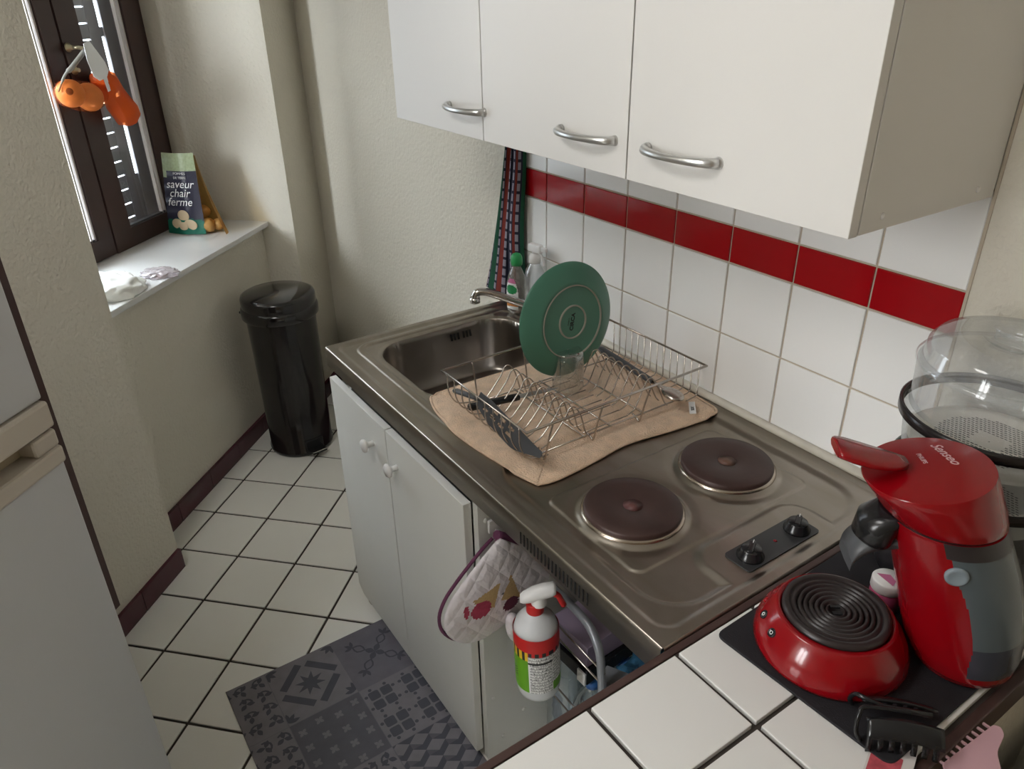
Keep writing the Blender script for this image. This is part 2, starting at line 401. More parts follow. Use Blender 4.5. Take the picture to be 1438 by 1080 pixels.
# ------------------------------------------------------------------ steel sink-and-hob top
top = thing('sink_worktop', 'stainless steel worktop with a sink basin on the left and two hotplates on the right', 'sink unit', (.6,-.29,.77))
YB, YF, XL, XR = -.004, -.58, .004, 1.196
BCX, BCY, BHX, BHY, BR = .245, -.292, .175, .195, .085
PL = (.948, -.298, .118, .208)
def top_z(x, y):
    # outer roll, then the pressed shapes
    d = rrect(x, y, .6, -.292, .578, .268, .03)
    z = -.0040*ss(.006, -.008, d)
    # sink well with its rim land
    dl = rrect(x, y, .30, -.294, .262, .232, .05); z += .0026*ss(.004, -.004, dl)-.0034*ss(-.012, -.021, dl)
    db = rrect(x, y, BCX, BCY, BHX, BHY, BR)
    if db < .02:
        z -= .003*ss(.012, 0, db)
        if db < 0: z -= .145*(1-(1-min(1,-db/.030))**2.6)+.004*min(1,-db/.15)
    # hob field: sunk, with the raised square under the hotplates
    dh = rrect(x, y, .925, -.292, .235, .238, .07)
    dc = rrect(x, y, 1.165, -.285, .075, .115, .03)
    dd = max(dh, -dc+.012)
    z -= .0065*ss(.008, -.010, dd)
    dp = rrect(x, y, *PL, .02); z += .0030*ss(.002, -.004, dp)
    for cy in (-.407, -.174):
        r = math.hypot(x-.946, y-cy); z -= .0022*ss(.118, .098, r)-.006*ss(.100, .086, r)
    return H+z
mb = MB()
def axis(a, b, n, fine=()):
    out = [a+(b-a)*i/n for i in range(n+1)]
    return out
X = axis(XL, XR, 640); Y = axis(YF, YB, 308)
vs = [(x, y, top_z(x, y)) for y in Y for x in X]
nx = len(X)
fs = [[j*nx+i, j*nx+i+1, (j+1)*nx+i+1, (j+1)*nx+i] for j in range(len(Y)-1) for i in range(nx-1)]
mb.add(vs, fs, M_STEEL, True)
o = wb(mb, 'pressed_top', top)
o.data.materials.append(M_STEEL_SINK)
for p in o.data.polygons:
    c = p.center
    if rrect(c.x+.6, c.y-.29, BCX, BCY, BHX, BHY, BR) < 0: p.material_index = 1
mb = MB()
zt = H-.0003
for a, b in (((XL,YF),(XR,YF)),((XR,YF),(XR,YB)),((XL,YB),(XL,YF))):
    dx, dy = b[0]-a[0], b[1]-a[1]; L = math.hypot(dx, dy); n = Vector((dy/L, -dx/L))
    prof = [(.0,.0),(.0025,-.0012),(.0035,-.005),(.0035,-.052),(-.010,-.056)]
    v = []
    for (q, z) in prof: v += [(a[0]+n.x*q, a[1]+n.y*q, zt+z), (b[0]+n.x*q, b[1]+n.y*q, zt+z)]
    mb.add(v, [[2*k, 2*k+1, 2*k+3, 2*k+2] for k in range(len(prof)-1)], M_STEEL, True)
wb(mb, 'front_apron', top)
mb = MB()
for i in range(19):
    mb.box((.866+i*.0098, YF-.0038, .7935), (.0032, .0012, .024), M_BLACK)
wb(mb, 'vent_slots', top)
# overflow slots in the far-left basin wall, drain
mb = MB()
for i in range(6):
    y = -.262+i*.0105+(.006 if i > 2 else 0); mb.box((BCX-BHX+.0085, y, H-.034), (.004, .0045, .018), M_BLACK, Mrot(y=-.25))
wb(mb, 'overflow_slots', top)
mb = MB(); mb.lathe([(.036,0),(.040,.002),(.034,.004),(.020,.001),(.001,.001)], M_CHROME, (BCX+.02,BCY,H-.151), 32); wb(mb, 'drain', top)
M_HPEDGE = mat('hotplate_rim', (.42,.36,.30), .25, 1.)
for cy in (-.407, -.174):
    mb = MB()
    mb.lathe([(.089,-.001),(.0885,.004),(.0855,.0065),(.083,.0068)], M_HPEDGE, (.946,cy,H-.006), 72, cap=(False, False))
    mb.lathe([(.0835,.001),(.0838,.012),(.081,.0148),(.060,.0152),(.020,.0150),(.018,.0138),(.001,.0138)], M_HOTPLATE, (.946,cy,H-.006), 72, cap=(False, False))
    h = wb(mb, 'hotplate', top); 
    mb = MB(); mb.lathe([(.017,0),(.001,.0003)], mat('hotplate_centre_rust' if cy > -.3 else 'hotplate_centre_red', (.12,.060,.042) if cy > -.3 else (.115,.045,.042), .5), (.946,cy,H+.0082), 28); wb(mb, 'centre_disc', top)
mb = MB(); mb.prism(rpoly([(1.112,-.368),(1.164,-.368),(1.164,-.196),(1.112,-.196)], .008), H-.0055, H-.0018, mat('control_plate', (.035,.036,.038), .3)); 
cp = wb(mb, 'control_panel', top)
mb = MB(); mb.lathe([(.0035,0),(.001,.001)], mat('red_indicator', (.25,.01,.02), .3), (1.138,-.276,H-.0016), 14); 
wb(mb, 'indicator', cp)
for y in (-.352,-.246): wb(MB().box((1.122,y+.022,H-.0016), (.004,.002,.0006), M_WHITE), 'scale_mark', cp)
for k, y in enumerate((-.337,-.224)):
    mb = MB(); c = (1.139, y, H-.002)
    mb.lathe([(.0215,0),(.0215,.003),(.019,.006),(.0165,.014),(.0155,.016),(.001,.0165)], M_BLACK, c, 36)
    mb.box((c[0],c[1],c[2]+.0165), (.0095,.029,.0075), M_BLACK, Mrot(z=.5), bev=.003)
    kb = wb(mb, 'control_knob', top)
    mb = MB(); mb.box((c[0]-.0055,c[1]+.0105,c[2]+.0204), (.0012,.008,.0004), M_WHITE, Mrot(z=.5)); wb(mb, 'pointer_mark', kb)
# tap
tap = thing('kitchen_tap', 'chrome swivel tap behind the sink basin, its spout pointing at the plaster wall', 'tap', (.215,-.05,H-.002))
mb = MB(); mb.lathe([(.026,0),(.026,.004),(.021,.010),(.020,.038),(.017,.046),(.014,.050)], M_CHROME, (0,0,0), 32); mb.build('body', tap)
sp = arc([(0,0,.034),(-.012,-.016,.045),(-.05,-.065,.066),(-.086,-.112,.087),(-.100,-.133,.092),(-.108,-.146,.088),(-.110,-.150,.074)], 6)
mb = MB(); mb.tube(sp, [.0125]*8+[.0105]*(len(sp)-12)+[.0115]*4, M_CHROME, 16); mb.lathe([(.0135,0),(.0135,-.014),(.010,-.016)], M_CHROME, (-.110,-.150,.077), 20); mb.build('spout', tap)
mb = MB(); mb.lathe([(.019,.046),(.020,.062),(.016,.070),(.001,.072)], M_CHROME, (0,0,0), 28)
mb.tube([(0,0,.064),(-.003,.008,.074),(-.005,.014,.080),(-.014,.020,.086)], .005, M_CHROME, 10); mb.build('lever', tap)

# ------------------------------------------------------------------ sink cabinet
cab = thing('sink_cabinet', 'white two-door base cabinet under the sink, with round white knobs', 'cabinet', (.34,-.28,0))
mb = MB()
mb.box((.012,-.275,.40), (.018,.52,.73), M_LAM_LOW); mb.box((.680,-.290,.378), (.018,.545,.756), M_LAM_LOW, bev=.0008)
mb.box((.346,-.275,.11), (.65,.52,.016), M_LAM_LOW); mb.box((.346,-.50,.045), (.65,.016,.09), M_LAM_LOW); mb.box((.346,-.02,.42), (.65,.006,.66), M_LAM_LOW)
mb.box((.052,-.566,.030), (.018,.018,.060), mat('raw_chipboard', (.42,.34,.26), .8))
wb(mb, 'carcass', cab)
for y, z in ((-.545,.70),(-.545,.60),(-.545,.20),(-.46,.105),(-.52,.055),(-.10,.70),(-.10,.12)): wb(MB().lathe([(.0055,0),(.005,.0014),(.001,.0022)], M_LAM_LOW, (.689,y,z), 16, Mrot(y=PI/2)), 'screw_cap', cab)
for x0, x1, kx in ((.006,.3275,.252),(.3305,.672,.378)):
    mb = MB(); 
    zb0 = .028
    if x0 < .1:
        pl = [(x0,.052),(x0+.030,zb0),(x1,zb0),(x1,.742),(x0,.742)]
    else: pl = [(x0,zb0),(x1,zb0),(x1,.742),(x0,.742)]
    n = len(pl); v = [(x,-.566,z) for x, z in pl]+[(x,-.584,z) for x, z in pl]
    mb.add(v, [list(range(n)), [n+i for i in range(n)][::-1]]+[[i, n+i, n+(i+1) % n, (i+1) % n] for i in range(n)], M_LAM_LOW)
    d = wb(mb, 'door', cab, bev=.0012)
    mb = MB(); mb.lathe([(.007,0),(.0062,.010),(.008,.016),(.0155,.019),(.0165,.024),(.013,.029),(.001,.031)], M_WHITE, (kx,-.584,.668), 28, Mrot(x=PI/2)); wb(mb, 'knob', d)

# ------------------------------------------------------------------ wall cabinets
def wallcab(x0, x1, f0, f1, hx, label):
    t = thing('wall_cabinet', label, 'cabinet', ((x0+x1)/2,-.16,1.344), 'white wall cabinets over the worktop')
    z0, z1 = 1.344, 2.06
    mb = MB(); mb.prism([(x0+.001,-.008),(x1-.001,-.008),(x1-.001,f1+.019),(x0+.001,f0+.019)], z0+.001, z1, M_LAM); wb(mb, 'body', t, bev=.0008)
    mb = MB(); mb.prism([(x0+.0015,f0+.0175),(x1-.0015,f1+.0175),(x1-.0015,f1),(x0+.0015,f0)], z0, z1, M_LAM); d = wb(mb, 'door', t, bev=.0010)
    fy = f0+(f1-f0)*(hx-x0)/(x1-x0)
    mb = MB(); P = []
    for i in range(17):
        u = i/16; P.append((hx-.072+.144*u, fy-.004-.026*math.sin(PI*u)**.55, 1.399+.000*u))
    mb.tube(P, [.0072-.0018*math.sin(PI*i/16) for i in range(17)], M_SATIN, 12)
    for s in (-1, 1): mb.lathe([(.0085,0),(.0085,.004),(.006,.007)], M_SATIN, (hx+s*.070,fy,1.399), 16, Mrot(x=PI/2))
    wb(mb, 'handle', d)
    return t
wallcab(-.035, .367, -.314, -.321, .305, 'leftmost white wall cabinet, next to the plaster wall, with a silver bow handle')
wallcab(.367, .80, -.321, -.330, .700, 'middle white wall cabinet with a silver bow handle, above the dish rack')
wc = wallcab(.80, 1.2, -.330, -.338, .9175, 'rightmost white wall cabinet, its beige-lit side panel showing, above the hotplates')
for y in (-.275, -.055): wb(MB().lathe([(.0045,0),(.0042,.0012),(.001,.002)], M_LAM, (1.199,y,1.362), 16, Mrot(y=PI/2)), 'screw_cap', wc)

# ------------------------------------------------------------------ pedal bin
bn = thing('pedal_bin', 'tall black pedal bin with a glossy lid in the corner below the window', 'bin', (-.945,-.415,0))
mb = MB(); M_BIN = mat('black_lacquer', (.014,.012,.012), .13, coat=.3)
mb.lathe([(.112,0),(.121,.004),(.123,.012),(.123,.018),(.119,.022),(.122,.30),(.126,.585),(.1265,.60)], M_BIN, (0,0,0), 64, cap=(True, False)); mb.build('body', bn)
mb = MB(); mb.lathe([(.133,.560),(.139,.566),(.140,.590),(.136,.602),(.131,.604)], M_BIN, (0,0,0), 64, cap=(False, False)); mb.build('rim_ring', bn)
mb = MB(); mb.lathe([(.133,.600),(.1345,.606),(.1345,.634),(.131,.642),(.120,.647),(.06,.652),(.001,.653)], M_BIN, (0,0,0), 64, cap=(False, False)); mb.build('lid', bn)
fd = Vector((.80,-.60,0)).normalized(); fs_ = Vector((-fd.y, fd.x, 0))
RR = basis(fd, fs_, Vector((0,0,1)))
fd2 = Vector((.98,.10,0)).normalized(); R2 = basis(fd2, Vector((-fd2.y, fd2.x, 0)), Vector((0,0,1)))
mb = MB(); mb.box(R2 @ Vector((.137,0,.032)), (.055,.060,.010), M_BLACK, R2, bev=.003); mb.box(R2 @ Vector((.163,0,.038)), (.006,.060,.004), M_CHROME, R2, bev=.001)
mb.box(R2 @ Vector((.117,0,.045)), (.012,.075,.055), M_BLACK, R2, bev=.004); mb.build('pedal', bn)
mb = MB(); hd = -fd2
pts = []
for i in range(13):
    a = PI*.18+PI*.64*i/12; pts.append((hd.x*.143*math.cos(a-PI/2)-hd.y*.143*math.sin(a-PI/2), hd.y*.143*math.cos(a-PI/2)+hd.x*.143*math.sin(a-PI/2), .575-.045*math.sin(PI*i/12)))
mb.tube(pts, .0055, M_BLACK, 8); mb.build('carry_handle', bn)

# ------------------------------------------------------------------ fridge-freezer (front parallel to the window wall)
CF = -.65
fr = thing('fridge_freezer', 'white fridge-freezer with cream grip trims at the left, its front facing the worktop', 'fridge', (.30,-1.62,0))
def fp(m_, u0, u1, z0, z1, c0, c1, mt):      # u: distance from the far edge
    ta, tb = -1.209-u0, -1.209-u1
    m_.prism([tw(ta,c0), tw(tb,c0), tw(tb,c1), tw(ta,c1)], z0, z1, mt)
mb = MB(); 
fp(mb, -.006, .556, .02, 1.52, CF-.075, -1.43, M_DARKEDGE); fp(mb, 0, .55, .0, 1.525, CF-.085, -1.425, M_FRIDGE)
wb(mb, 'body', fr)
mb = MB(); fp(mb, -.018, .012, .69, 1.515, CF-.012, CF-.065, M_DARKEDGE); wb(mb, 'door_gasket', fr)
ZG = 1.052
mb = MB(); fp(mb, 0, .55, ZG+.052, 1.52, CF, CF-.07, M_FRIDGE); dtop = wb(mb, 'freezer_door', fr, bev=.004)
mb = MB(); fp(mb, 0, .55, ZG+.008, ZG+.050, CF+.010, CF-.07, M_BEIGE_FRIDGE); wb(mb, 'grip_trim', dtop, bev=.005)
mb = MB(); fp(mb, 0, .55, .03, ZG-.052, CF, CF-.07, M_FRIDGE); dlo = wb(mb, 'fridge_door', fr, bev=.004)
mb = MB()
fp(mb, 0, .55, ZG-.052, ZG-.024, CF+.010, CF-.07, M_BEIGE_FRIDGE); fp(mb, 0, .045, ZG-.024, ZG+.004, CF+.006, CF-.07, M_BEIGE_FRIDGE); fp(mb, .04, .55, ZG-.024, ZG+.007, CF-.035, CF-.07, mat('grip_recess', (.42,.36,.25), .6))
wb(mb, 'grip_trim', dlo, bev=.005)

# ------------------------------------------------------------------ floor mat with cement-tile print
M_MAT = [mat('mat_print_%s' % n, c, .62, bump=.15, bscale=250, bdist=.0005, var=.22, vscale=28) for n, c in (('base',(.135,.125,.150)),('light',(.185,.170,.19)),('dark',(.060,.062,.078)),('mid',(.095,.093,.112)),('pale',(.26,.24,.27)))]
mt_ = thing('floor_mat', 'dark grey vinyl floor mat printed with cement tile patterns, in front of the sink cabinet', 'mat', (.45,-.79,0))
mb = MB(); mx0, mx1, my0, my1 = .134, .90, -1.022, -.568
mb.prism([(mx0,my0),(mx1,my0),(mx1,my1),(mx0,my1)], .0006, .003, M_MAT[3], M_MAT[0])
gx = [mx0,.332,.528,.724,.90]; gy = [my0,-.921,-.736,my1]
def poly(P, k, z): mb.add([(x, y, z) for x, y in P], [list(range(len(P)))], M_MAT[k])
def clipb(P, x0, x1, y0, y1):
    for ax, lim, sg in ((0,x0,1),(0,x1,-1),(1,y0,1),(1,y1,-1)):
        Q = []
        for i in range(len(P)):
            a, b = P[i-1], P[i]; ia, ib = (a[ax]-lim)*sg >= 0, (b[ax]-lim)*sg >= 0
            if ia != ib:
                t = (lim-a[ax])/(b[ax]-a[ax]); Q.append((a[0]+(b[0]-a[0])*t, a[1]+(b[1]-a[1])*t))
            if ib: Q.append(b)
        P = Q
        if len(P) < 3: return None
    return P
def star(cx, cy, r1, r2, n, rot=0): return [(cx+(r1 if i % 2 == 0 else r2)*math.cos(rot+PI*i/n), cy+(r1 if i % 2 == 0 else r2)*math.sin(rot+PI*i/n)) for i in range(2*n)]
def petal(cx, cy, a, L, w): 
    return [(cx+L*u*math.cos(a)-w*math.sin(PI*u)*s*math.sin(a), cy+L*u*math.sin(a)+w*math.sin(PI*u)*s*math.cos(a)) for s, U in ((1,(0,.25,.5,.75,1)),(-1,(.75,.5,.25))) for u in U]
kinds = {(0,0):'vine',(1,0):'vine',(2,0):'star',(3,0):'vine',(0,1):'star',(1,1):'dots',(2,1):'cross',(3,1):'cube',(0,2):'vine2',(1,2):'flower',(2,2):'squares',(3,2):'flower'}
kinds.update({(0,0):'scroll',(0,1):'star',(0,2):'vine2',(1,0):'dots2',(1,1):'dots',(1,2):'flower',(2,0):'vine',(2,1):'cube',(2,2):'squares',(3,0):'star',(3,1):'vine',(3,2):'cube'})
kinds.update({(0,0):'vine2',(1,0):'scroll',(2,0):'dots2',(0,1):'star',(1,1):'dots',(2,1):'vine',(0,2):'flower',(1,2):'squares',(2,2):'cube',(3,1):'cube',(3,2):'star',(3,0):'dots'})
for i in range(4):
    for j in range(3):
        x0, x1, y0, y1 = gx[i], gx[i+1], gy[j], gy[j+1]; k = kinds[(i,j)]; cy = (y0+y1)/2 if j == 1 else (y0-.092+.0 if False else (y1-.0925 if j == 0 else y0+.0925)); cx = (x0+x0+.196)/2
        base = {'star':1,'squares':1,'flower':0,'dots':3,'dots2':0,'vine':1,'vine2':1,'scroll':1,'cube':2}[k]
        poly([(x0+.0008,y0+.0008),(x1-.0008,y0+.0008),(x1-.0008,y1-.0008),(x0+.0008,y1-.0008)], base, .0031)
        def put(P, kk, z=.0033):
            Q = clipb(P, x0+.001, x1-.001, y0+.001, y1-.001)
            if Q: poly(Q, kk, z)
        if k == 'star':
            put(star(cx,cy,.040,.018,8,PI/8), 2)
            for a in range(4):
                c_, s_ = math.cos(PI/4+a*PI/2), math.sin(PI/4+a*PI/2)
                q = [(.048,-.048),(.068,-.048),(.068,.040),(.048,.040)]
                put([(cx+u*c_-v*s_, cy+u*s_+v*c_) for u, v in q], 2)
                for b in (-.35,0,.35): put(petal(cx+.130*math.cos(a*PI/2+PI/4)*.98,cy+.130*math.sin(a*PI/2+PI/4)*.98,a*PI/2+PI/4+PI+b*2,.03,.006), 2)
        elif k == 'squares':
            for a in (-1,1):
                for b in (-1,1):
                    for c in (-1,1):
                        for d in (-1,1):
                            X_, Y_ = cx+a*.047+c*.0165, cy+b*.047+d*.0165
                            put(rpoly([(X_-.014,Y_-.014),(X_+.014,Y_-.014),(X_+.014,Y_+.014),(X_-.014,Y_+.014)], .005, 2), 2)
                            put(star(X_+c*.021,Y_+d*.004,.005,.005,4), 2); put(star(X_+c*.004,Y_+d*.021,.005,.005,4), 2)
        elif k == 'flower':
            for a in range(4):
                an = a*PI/2+PI/4
                put(petal(cx,cy,an,.030,.009), 2); put(petal(cx+.026*math.cos(an),cy+.026*math.sin(an),an,.042,.014), 2); put(petal(cx+.032*math.cos(an),cy+.032*math.sin(an),an,.030,.009), 0, .0034)
                for b in (-.9,0,.9): put(petal(cx+.066*math.cos(an),cy+.066*math.sin(an),an+b,.024,.005), 2)
        elif k in ('dots','dots2'):
            for a in range(4):
                for b in range(4):
                    X_, Y_ = x0+.024+a*.049+(b % 2)*.012, y1-.022-b*.047
                    for c in range(4): put(petal(X_,Y_,c*PI/2+PI/4,.013,.0045), 1 if k == 'dots' else 2)
        elif k == 'cube':
            for a in range(-1, 7):
                for b in range(-1, 5):
                    X_ = x0+a*.036; Y_ = y1-b*.052-(a % 2)*.026
                    put([(X_,Y_),(X_+.018,Y_-.026),(X_+.036,Y_),(X_+.018,Y_+.026)], 1)
                    put([(X_+.018,Y_-.026),(X_+.036,Y_),(X_+.036,Y_-.026)], 3, .0034)
        else:
            rnd = random.Random(i*7+j)
            for a in range(4):
                for b in range(4):
                    X_, Y_ = x0+.024+a*.046, y1-.022-b*.046; w = rnd.random()*PI
                    for c in range(3): put(petal(X_,Y_,w+c*2.1,.022,.0065), 2)
                    n = 7; put([(X_+.018*math.cos(w+q*.5)+.0, Y_+.018*math.sin(w+q*.5)) for q in range(n)]+[(X_+.013*math.cos(w+q*.5), Y_+.013*math.sin(w+q*.5)) for q in range(n)][::-1], 2, .0034)
wb(mb, 'printed_sheet', mt_)
# ------------------------------------------------------------------ drying cloth under the rack
M_TERRY = mat('beige_terry', (.74,.535,.375), .95, sheen=.2, bump=1., bscale=300, bdist=.0045, var=.30, vscale=42)
cloth = thing('drying_cloth', 'beige terry cloth with wavy edges spread on the steel top under the dish rack', 'cloth', (.6,-.28,H))
edge = arc([(.398,-.498,0),(.44,-.512,0),(.50,-.522,0),(.56,-.526,0),(.64,-.520,0),(.72,-.508,0),(.782,-.492,0),(.788,-.488,0),(.795,-.45,0),(.788,-.36,0),(.778,-.27,0),(.790,-.18,0),(.798,-.10,0),(.802,-.045,0),(.77,-.028,0),(.68,-.022,0),(.55,-.020,0),(.45,-.022,0),(.40,-.035,0),(.385,-.12,0),(.392,-.25,0),(.388,-.38,0),(.390,-.47,0),(.391,-.492,0)], 5)
def cl_h(x, y): 
    return .0045+.0045*max(0,noise.noise((x*9,y*9,2)))+.012*math.exp(-((x-.50)**2+(y+.52)**2)/.0012)+.008*math.exp(-((x-.80)**2+(y+.05)**2)/.0009)+.006*math.exp(-((x-.80)**2+(y+.20)**2)/.002)
c0 = Vector((.595,-.28,0)); rings = []
for k in range(1, 25):
    s = k/24; rings.append([Vector((c0.x+(e.x-c0.x)*s, c0.y+(e.y-c0.y)*s, 0)) for e in edge])
def drape(p, s):
    base = H-.0045 if rrect(p.x,p.y,.925,-.292,.235,.238,.07) > -.01 else H-.009
    if rrect(p.x,p.y,BCX,BCY,BHX,BHY,BR) < .01: base = H-.001
    e = ss(1.0,.93,s); return base+.001+cl_h(p.x,p.y)*(.25+.75*e)
top_r = [[Vector((p.x,p.y,drape(p,(k+1)/24))) for p in r] for k, r in enumerate(rings)]
mb = MB(); mb.loft(top_r, M_TERRY, (True, False))
wb(mb, 'terry_sheet', cloth, solid=.003)
ez = [Vector((p.x,p.y,drape(p,1.)+.0005)) for p in rings[-1]]
mb = MB(); mb.tube(ez, .0030, M_TERRY, 8, closed=True); wb(mb, 'hemmed_edge', cloth)
mb = MB(); Mx = Mrot(z=-.75)
mb.box((.771,-.083,H+.0105), (.050,.013,.0008), M_WHITE, Mrot(x=.1,z=-.75))
text_into(mb, '30%', .010, M_BLACK, M4((.775,-.087,H+.0118), (math.cos(-.75),math.sin(-.75),0), (-math.sin(-.75),math.cos(-.75),0), (0,0,1)))
wb(mb, 'care_tag', cloth)

# ------------------------------------------------------------------ wire dish rack
rk = thing('dish_rack', 'steel wire dish rack standing on the beige cloth beside the basin', 'dish rack', (.618,-.28,H+.006))
RX0, RX1, RY0, RY1, RZ, RB = .468, .770, -.503, -.052, H+.098, H+.016
mb = MB(); r = .0024
mb.tube([(RX0,RY0,RZ),(RX0,RY1,RZ),(RX1,RY1,RZ),(RX1,RY0,RZ)], r*1.1, M_WIRE, 8, closed=True); wb(mb, 'top_rail', rk)
mb = MB(); bx0, bx1, by0, by1 = RX0+.030, RX1-.036, RY0+.055, RY1-.030
for y in (by0, by0+.105, -.275, by1-.105, by1): mb.tube([(bx0-.004,y,RB),(bx1+.004,y,RB)], r*.8, M_WIRE, 6)
for x in (bx0, bx1): mb.tube([(x,by0,RB-.001),(x,by1,RB-.001)], r*.8, M_WIRE, 6)
wb(mb, 'base_frame', rk)
mb = MB(); n = 10
for i in range(n):
    x = RX0+.022+i*.0285
    mb.tube(arc([(x,RY0,RZ),(x,RY0+.002,RZ-.040),(x,RY0+.018,RZ-.070),(x,by0-.01,RB+.002),(x,by0+.01,RB)], 4), .0015, M_WIRE, 6)
wb(mb, 'front_end_wires', rk)
mb = MB()
for i in range(14):
    x = RX0+.016+i*.0205; mb.tube([(x,RY1,RZ),(x,RY1+.003,RB+.010),(x,RY1-.002,RB+.003),(x,by1,RB)], .0013, M_WIRE, 6)
wb(mb, 'back_end_wires', rk)
for (ya, yp, yc) in ((-.438,-.368,-.338), (-.222,-.168,-.130)):
    mb = MB()
    for i in range(10):
        x = RX0+.036+i*.0245
        if x > bx1+.012: break
        mb.tube(arc([(x,ya,RB+.001),(x,ya+.020,RB+.010),(x,yp-.016,RB+.046),(x,yp-.004,RB+.066),(x+.004,yp+.006,RB+.068),(x+.010,yp+.016,RB+.050),(x+.0125,yc-.004,RB+.012),(x+.018,yc+.002,RB+.002)], 5), .0015, M_WIRE, 6)
    wb(mb, 'plate_holder', rk)
mb = MB()
for i in range(9):
    x = bx0+.012+i*.027; mb.tube([(x,-.338,RB+.0016),(x,-.222,RB+.0016)], .0014, M_WIRE, 6)
wb(mb, 'base_wires', rk)
for y, yy in ((-.445,-.458), (-.328,-.338), (-.207,-.200)):
    mb = MB(); mb.tube(arc([(RX1,y,RZ),(RX1-.012,y-.001,RZ-.045),(bx1+.012,y,H+.010),(bx1+.004,y,H+.011),(bx1-.01,y,RB)], 4), .0018, M_WIRE, 6); wb(mb, 'leg', rk)
for y in (-.43, -.30, -.17):
    mb = MB(); mb.tube(arc([(RX0,y,RZ),(RX0+.010,y,RZ-.045),(bx0-.012,y,H+.008),(bx0-.004,y,H+.008),(bx0+.01,y,RB)], 4), .0018, M_WIRE, 6); wb(mb, 'leg', rk)

# plate standing in the rack
M_GREEN = mat('green_stoneware', (.080,.225,.160), .38, var=.10, vscale=9, bump=.05, bscale=40)
M_RAWFOOT = mat('unglazed_foot', (.33,.33,.28), .8)
th, ph = .029, .095
pn = Vector((math.cos(th)*math.cos(ph), math.sin(th)*math.cos(ph), math.sin(ph))); pu = Vector((-math.sin(th), math.cos(th), 0)); pv = pn.cross(pu)
PR = basis(pu, pv, pn); PC = Vector((.538,-.227,.988)); R_ = .125
pl = thing('dinner_plate', 'large green plate standing on edge in the dish rack, pale foot rings showing', 'plate', PC)
mb = MB()
mb.lathe([(.001,-.006),(.060,-.006),(.085,-.009),(.115,-.019),(R_-.001,-.0225),(R_,-.021),(R_-.002,-.0185),(.112,-.013),(.086,-.0005),(.079,.0005),(.0785,-.001),(.074,-.0015),(.040,-.0012),(.001,-.0012)][::-1], M_GREEN, (0,0,.0), 96, PR, cap=(False, False))
mb.v = [tuple(Vector(v)+pn*.010) for v in mb.v]
mb.build('body', pl)
mb = MB()
for ra in (.0785, .0355):
    mb.lathe([(ra-.0022,0),(ra-.0018,.0030),(ra+.0006,.0034),(ra+.0014,0)], M_RAWFOOT, pn*.0088, 90, PR, cap=(False, False))
mb.build('foot_ring', pl)
mb = MB(); 
up = (pv*math.cos(.30)+pu*math.sin(.0)).normalized()
tx = (pv*.94-pu*.0+pu*.34).normalized(); tx = (pv*.97+pu*.24).normalized(); ty = pn.cross(tx)
text_into(mb, 'CIRCA', .0130, mat('stamp_ink', (.006,.010,.008), .6), M4(pn*.0092+pu*.000, tx, ty, pn), bold=.0004)
text_into(mb, 'made in', .0052, MATS['stamp_ink'], M4(pn*.0092+ty*.011, tx, ty, pn))
mb.build('maker_stamp', pl)
# tumbler upside down
gl = thing('drinking_glass', 'clear drinking glass turned upside down in front of the green plate', 'glass', (.556,-.243,RB+.003))
mb = MB(); mb.lathe([(.0318,0),(.0335,-.0006),(.0345,.002),(.0340,.030),(.0325,.070),(.0315,.082),(.0285,.0865),(.001,.0875),(.0009,.0745),(.0262,.0735),(.0295,.067),(.0312,.030),(.0316,.002),(.0318,0)], M_GLASS, (0,0,0), 56, cap=(False, False)); gb = mb.build('body', gl)
bm = bmesh.new(); bm.from_mesh(gb.data); bmesh.ops.recalc_face_normals(bm, faces=bm.faces); bm.to_mesh(gb.data); bm.free()
# utensils in the rack
knife = thing('kitchen_knife', 'knife with a black handle lying inside the near end of the dish rack', 'knife', (.55,-.40,RB+.004))
def frame(a, b, upv=(0,0,1)):
    a, b = Vector(a), Vector(b); x = (b-a).normalized(); y = Vector(upv).cross(x).normalized(); return a, (b-a).length, basis(x, y, x.cross(y))
A, L, F_ = frame((.534,-.482,RB+.018), (.566,-.300,RB+.016))
mb = MB()
def bar(m_, A, F, prof, mt, th=None, sm=True):
    """prof: (s along, half width, half thickness)"""
    rings = []
    for s, w, t in prof:
        rings.append([A+F @ Vector((s, w*math.cos(q)*(abs(math.cos(q))**-.3 if abs(math.cos(q)) > .01 else 1), t*math.sin(q)*(abs(math.sin(q))**-.3 if abs(math.sin(q)) > .01 else 1))) for q in [2*PI*k/16 for k in range(16)]])
    m_.loft(rings, mt); return m_
bar(mb, A, F_, [(0,.006,.005),(.004,.0095,.007),(.05,.0085,.0065),(.10,.0095,.0065),(.112,.009,.006)], M_BLACK); wb(mb, 'handle', knife)
mb = MB(); bar(mb, A, F_, [(.108,.0080,.0011),(.14,.009,.001),(.175,.007,.0008),(.205,.001,.0006)], M_STEEL_SINK); wb(mb, 'blade', knife)
sp_ = thing('slotted_spatula', 'dark grey slotted spatula leaning on the near end of the dish rack', 'spatula', (.62,-.50,RB))
mb = MB(); A = Vector((.578,-.482,H+.078)); B = Vector((.768,-.478,H+.034)); ax = (B-A).normalized(); nn = Vector((.0,-.93,.38)); nn = (nn-ax*nn.dot(ax)).normalized(); wv = nn.cross(ax)
def P3(s, w): return A+ax*s+wv*w
out = [(0,-.020),(.02,-.030),(.10,-.034),(.17,-.022),(.225,.014),(.22,.022),(.12,.022),(.02,.018),(0,.012)]
Lr = []
slots = [(.022+.026*k, .022+.026*k+.018) for k in range(4)]
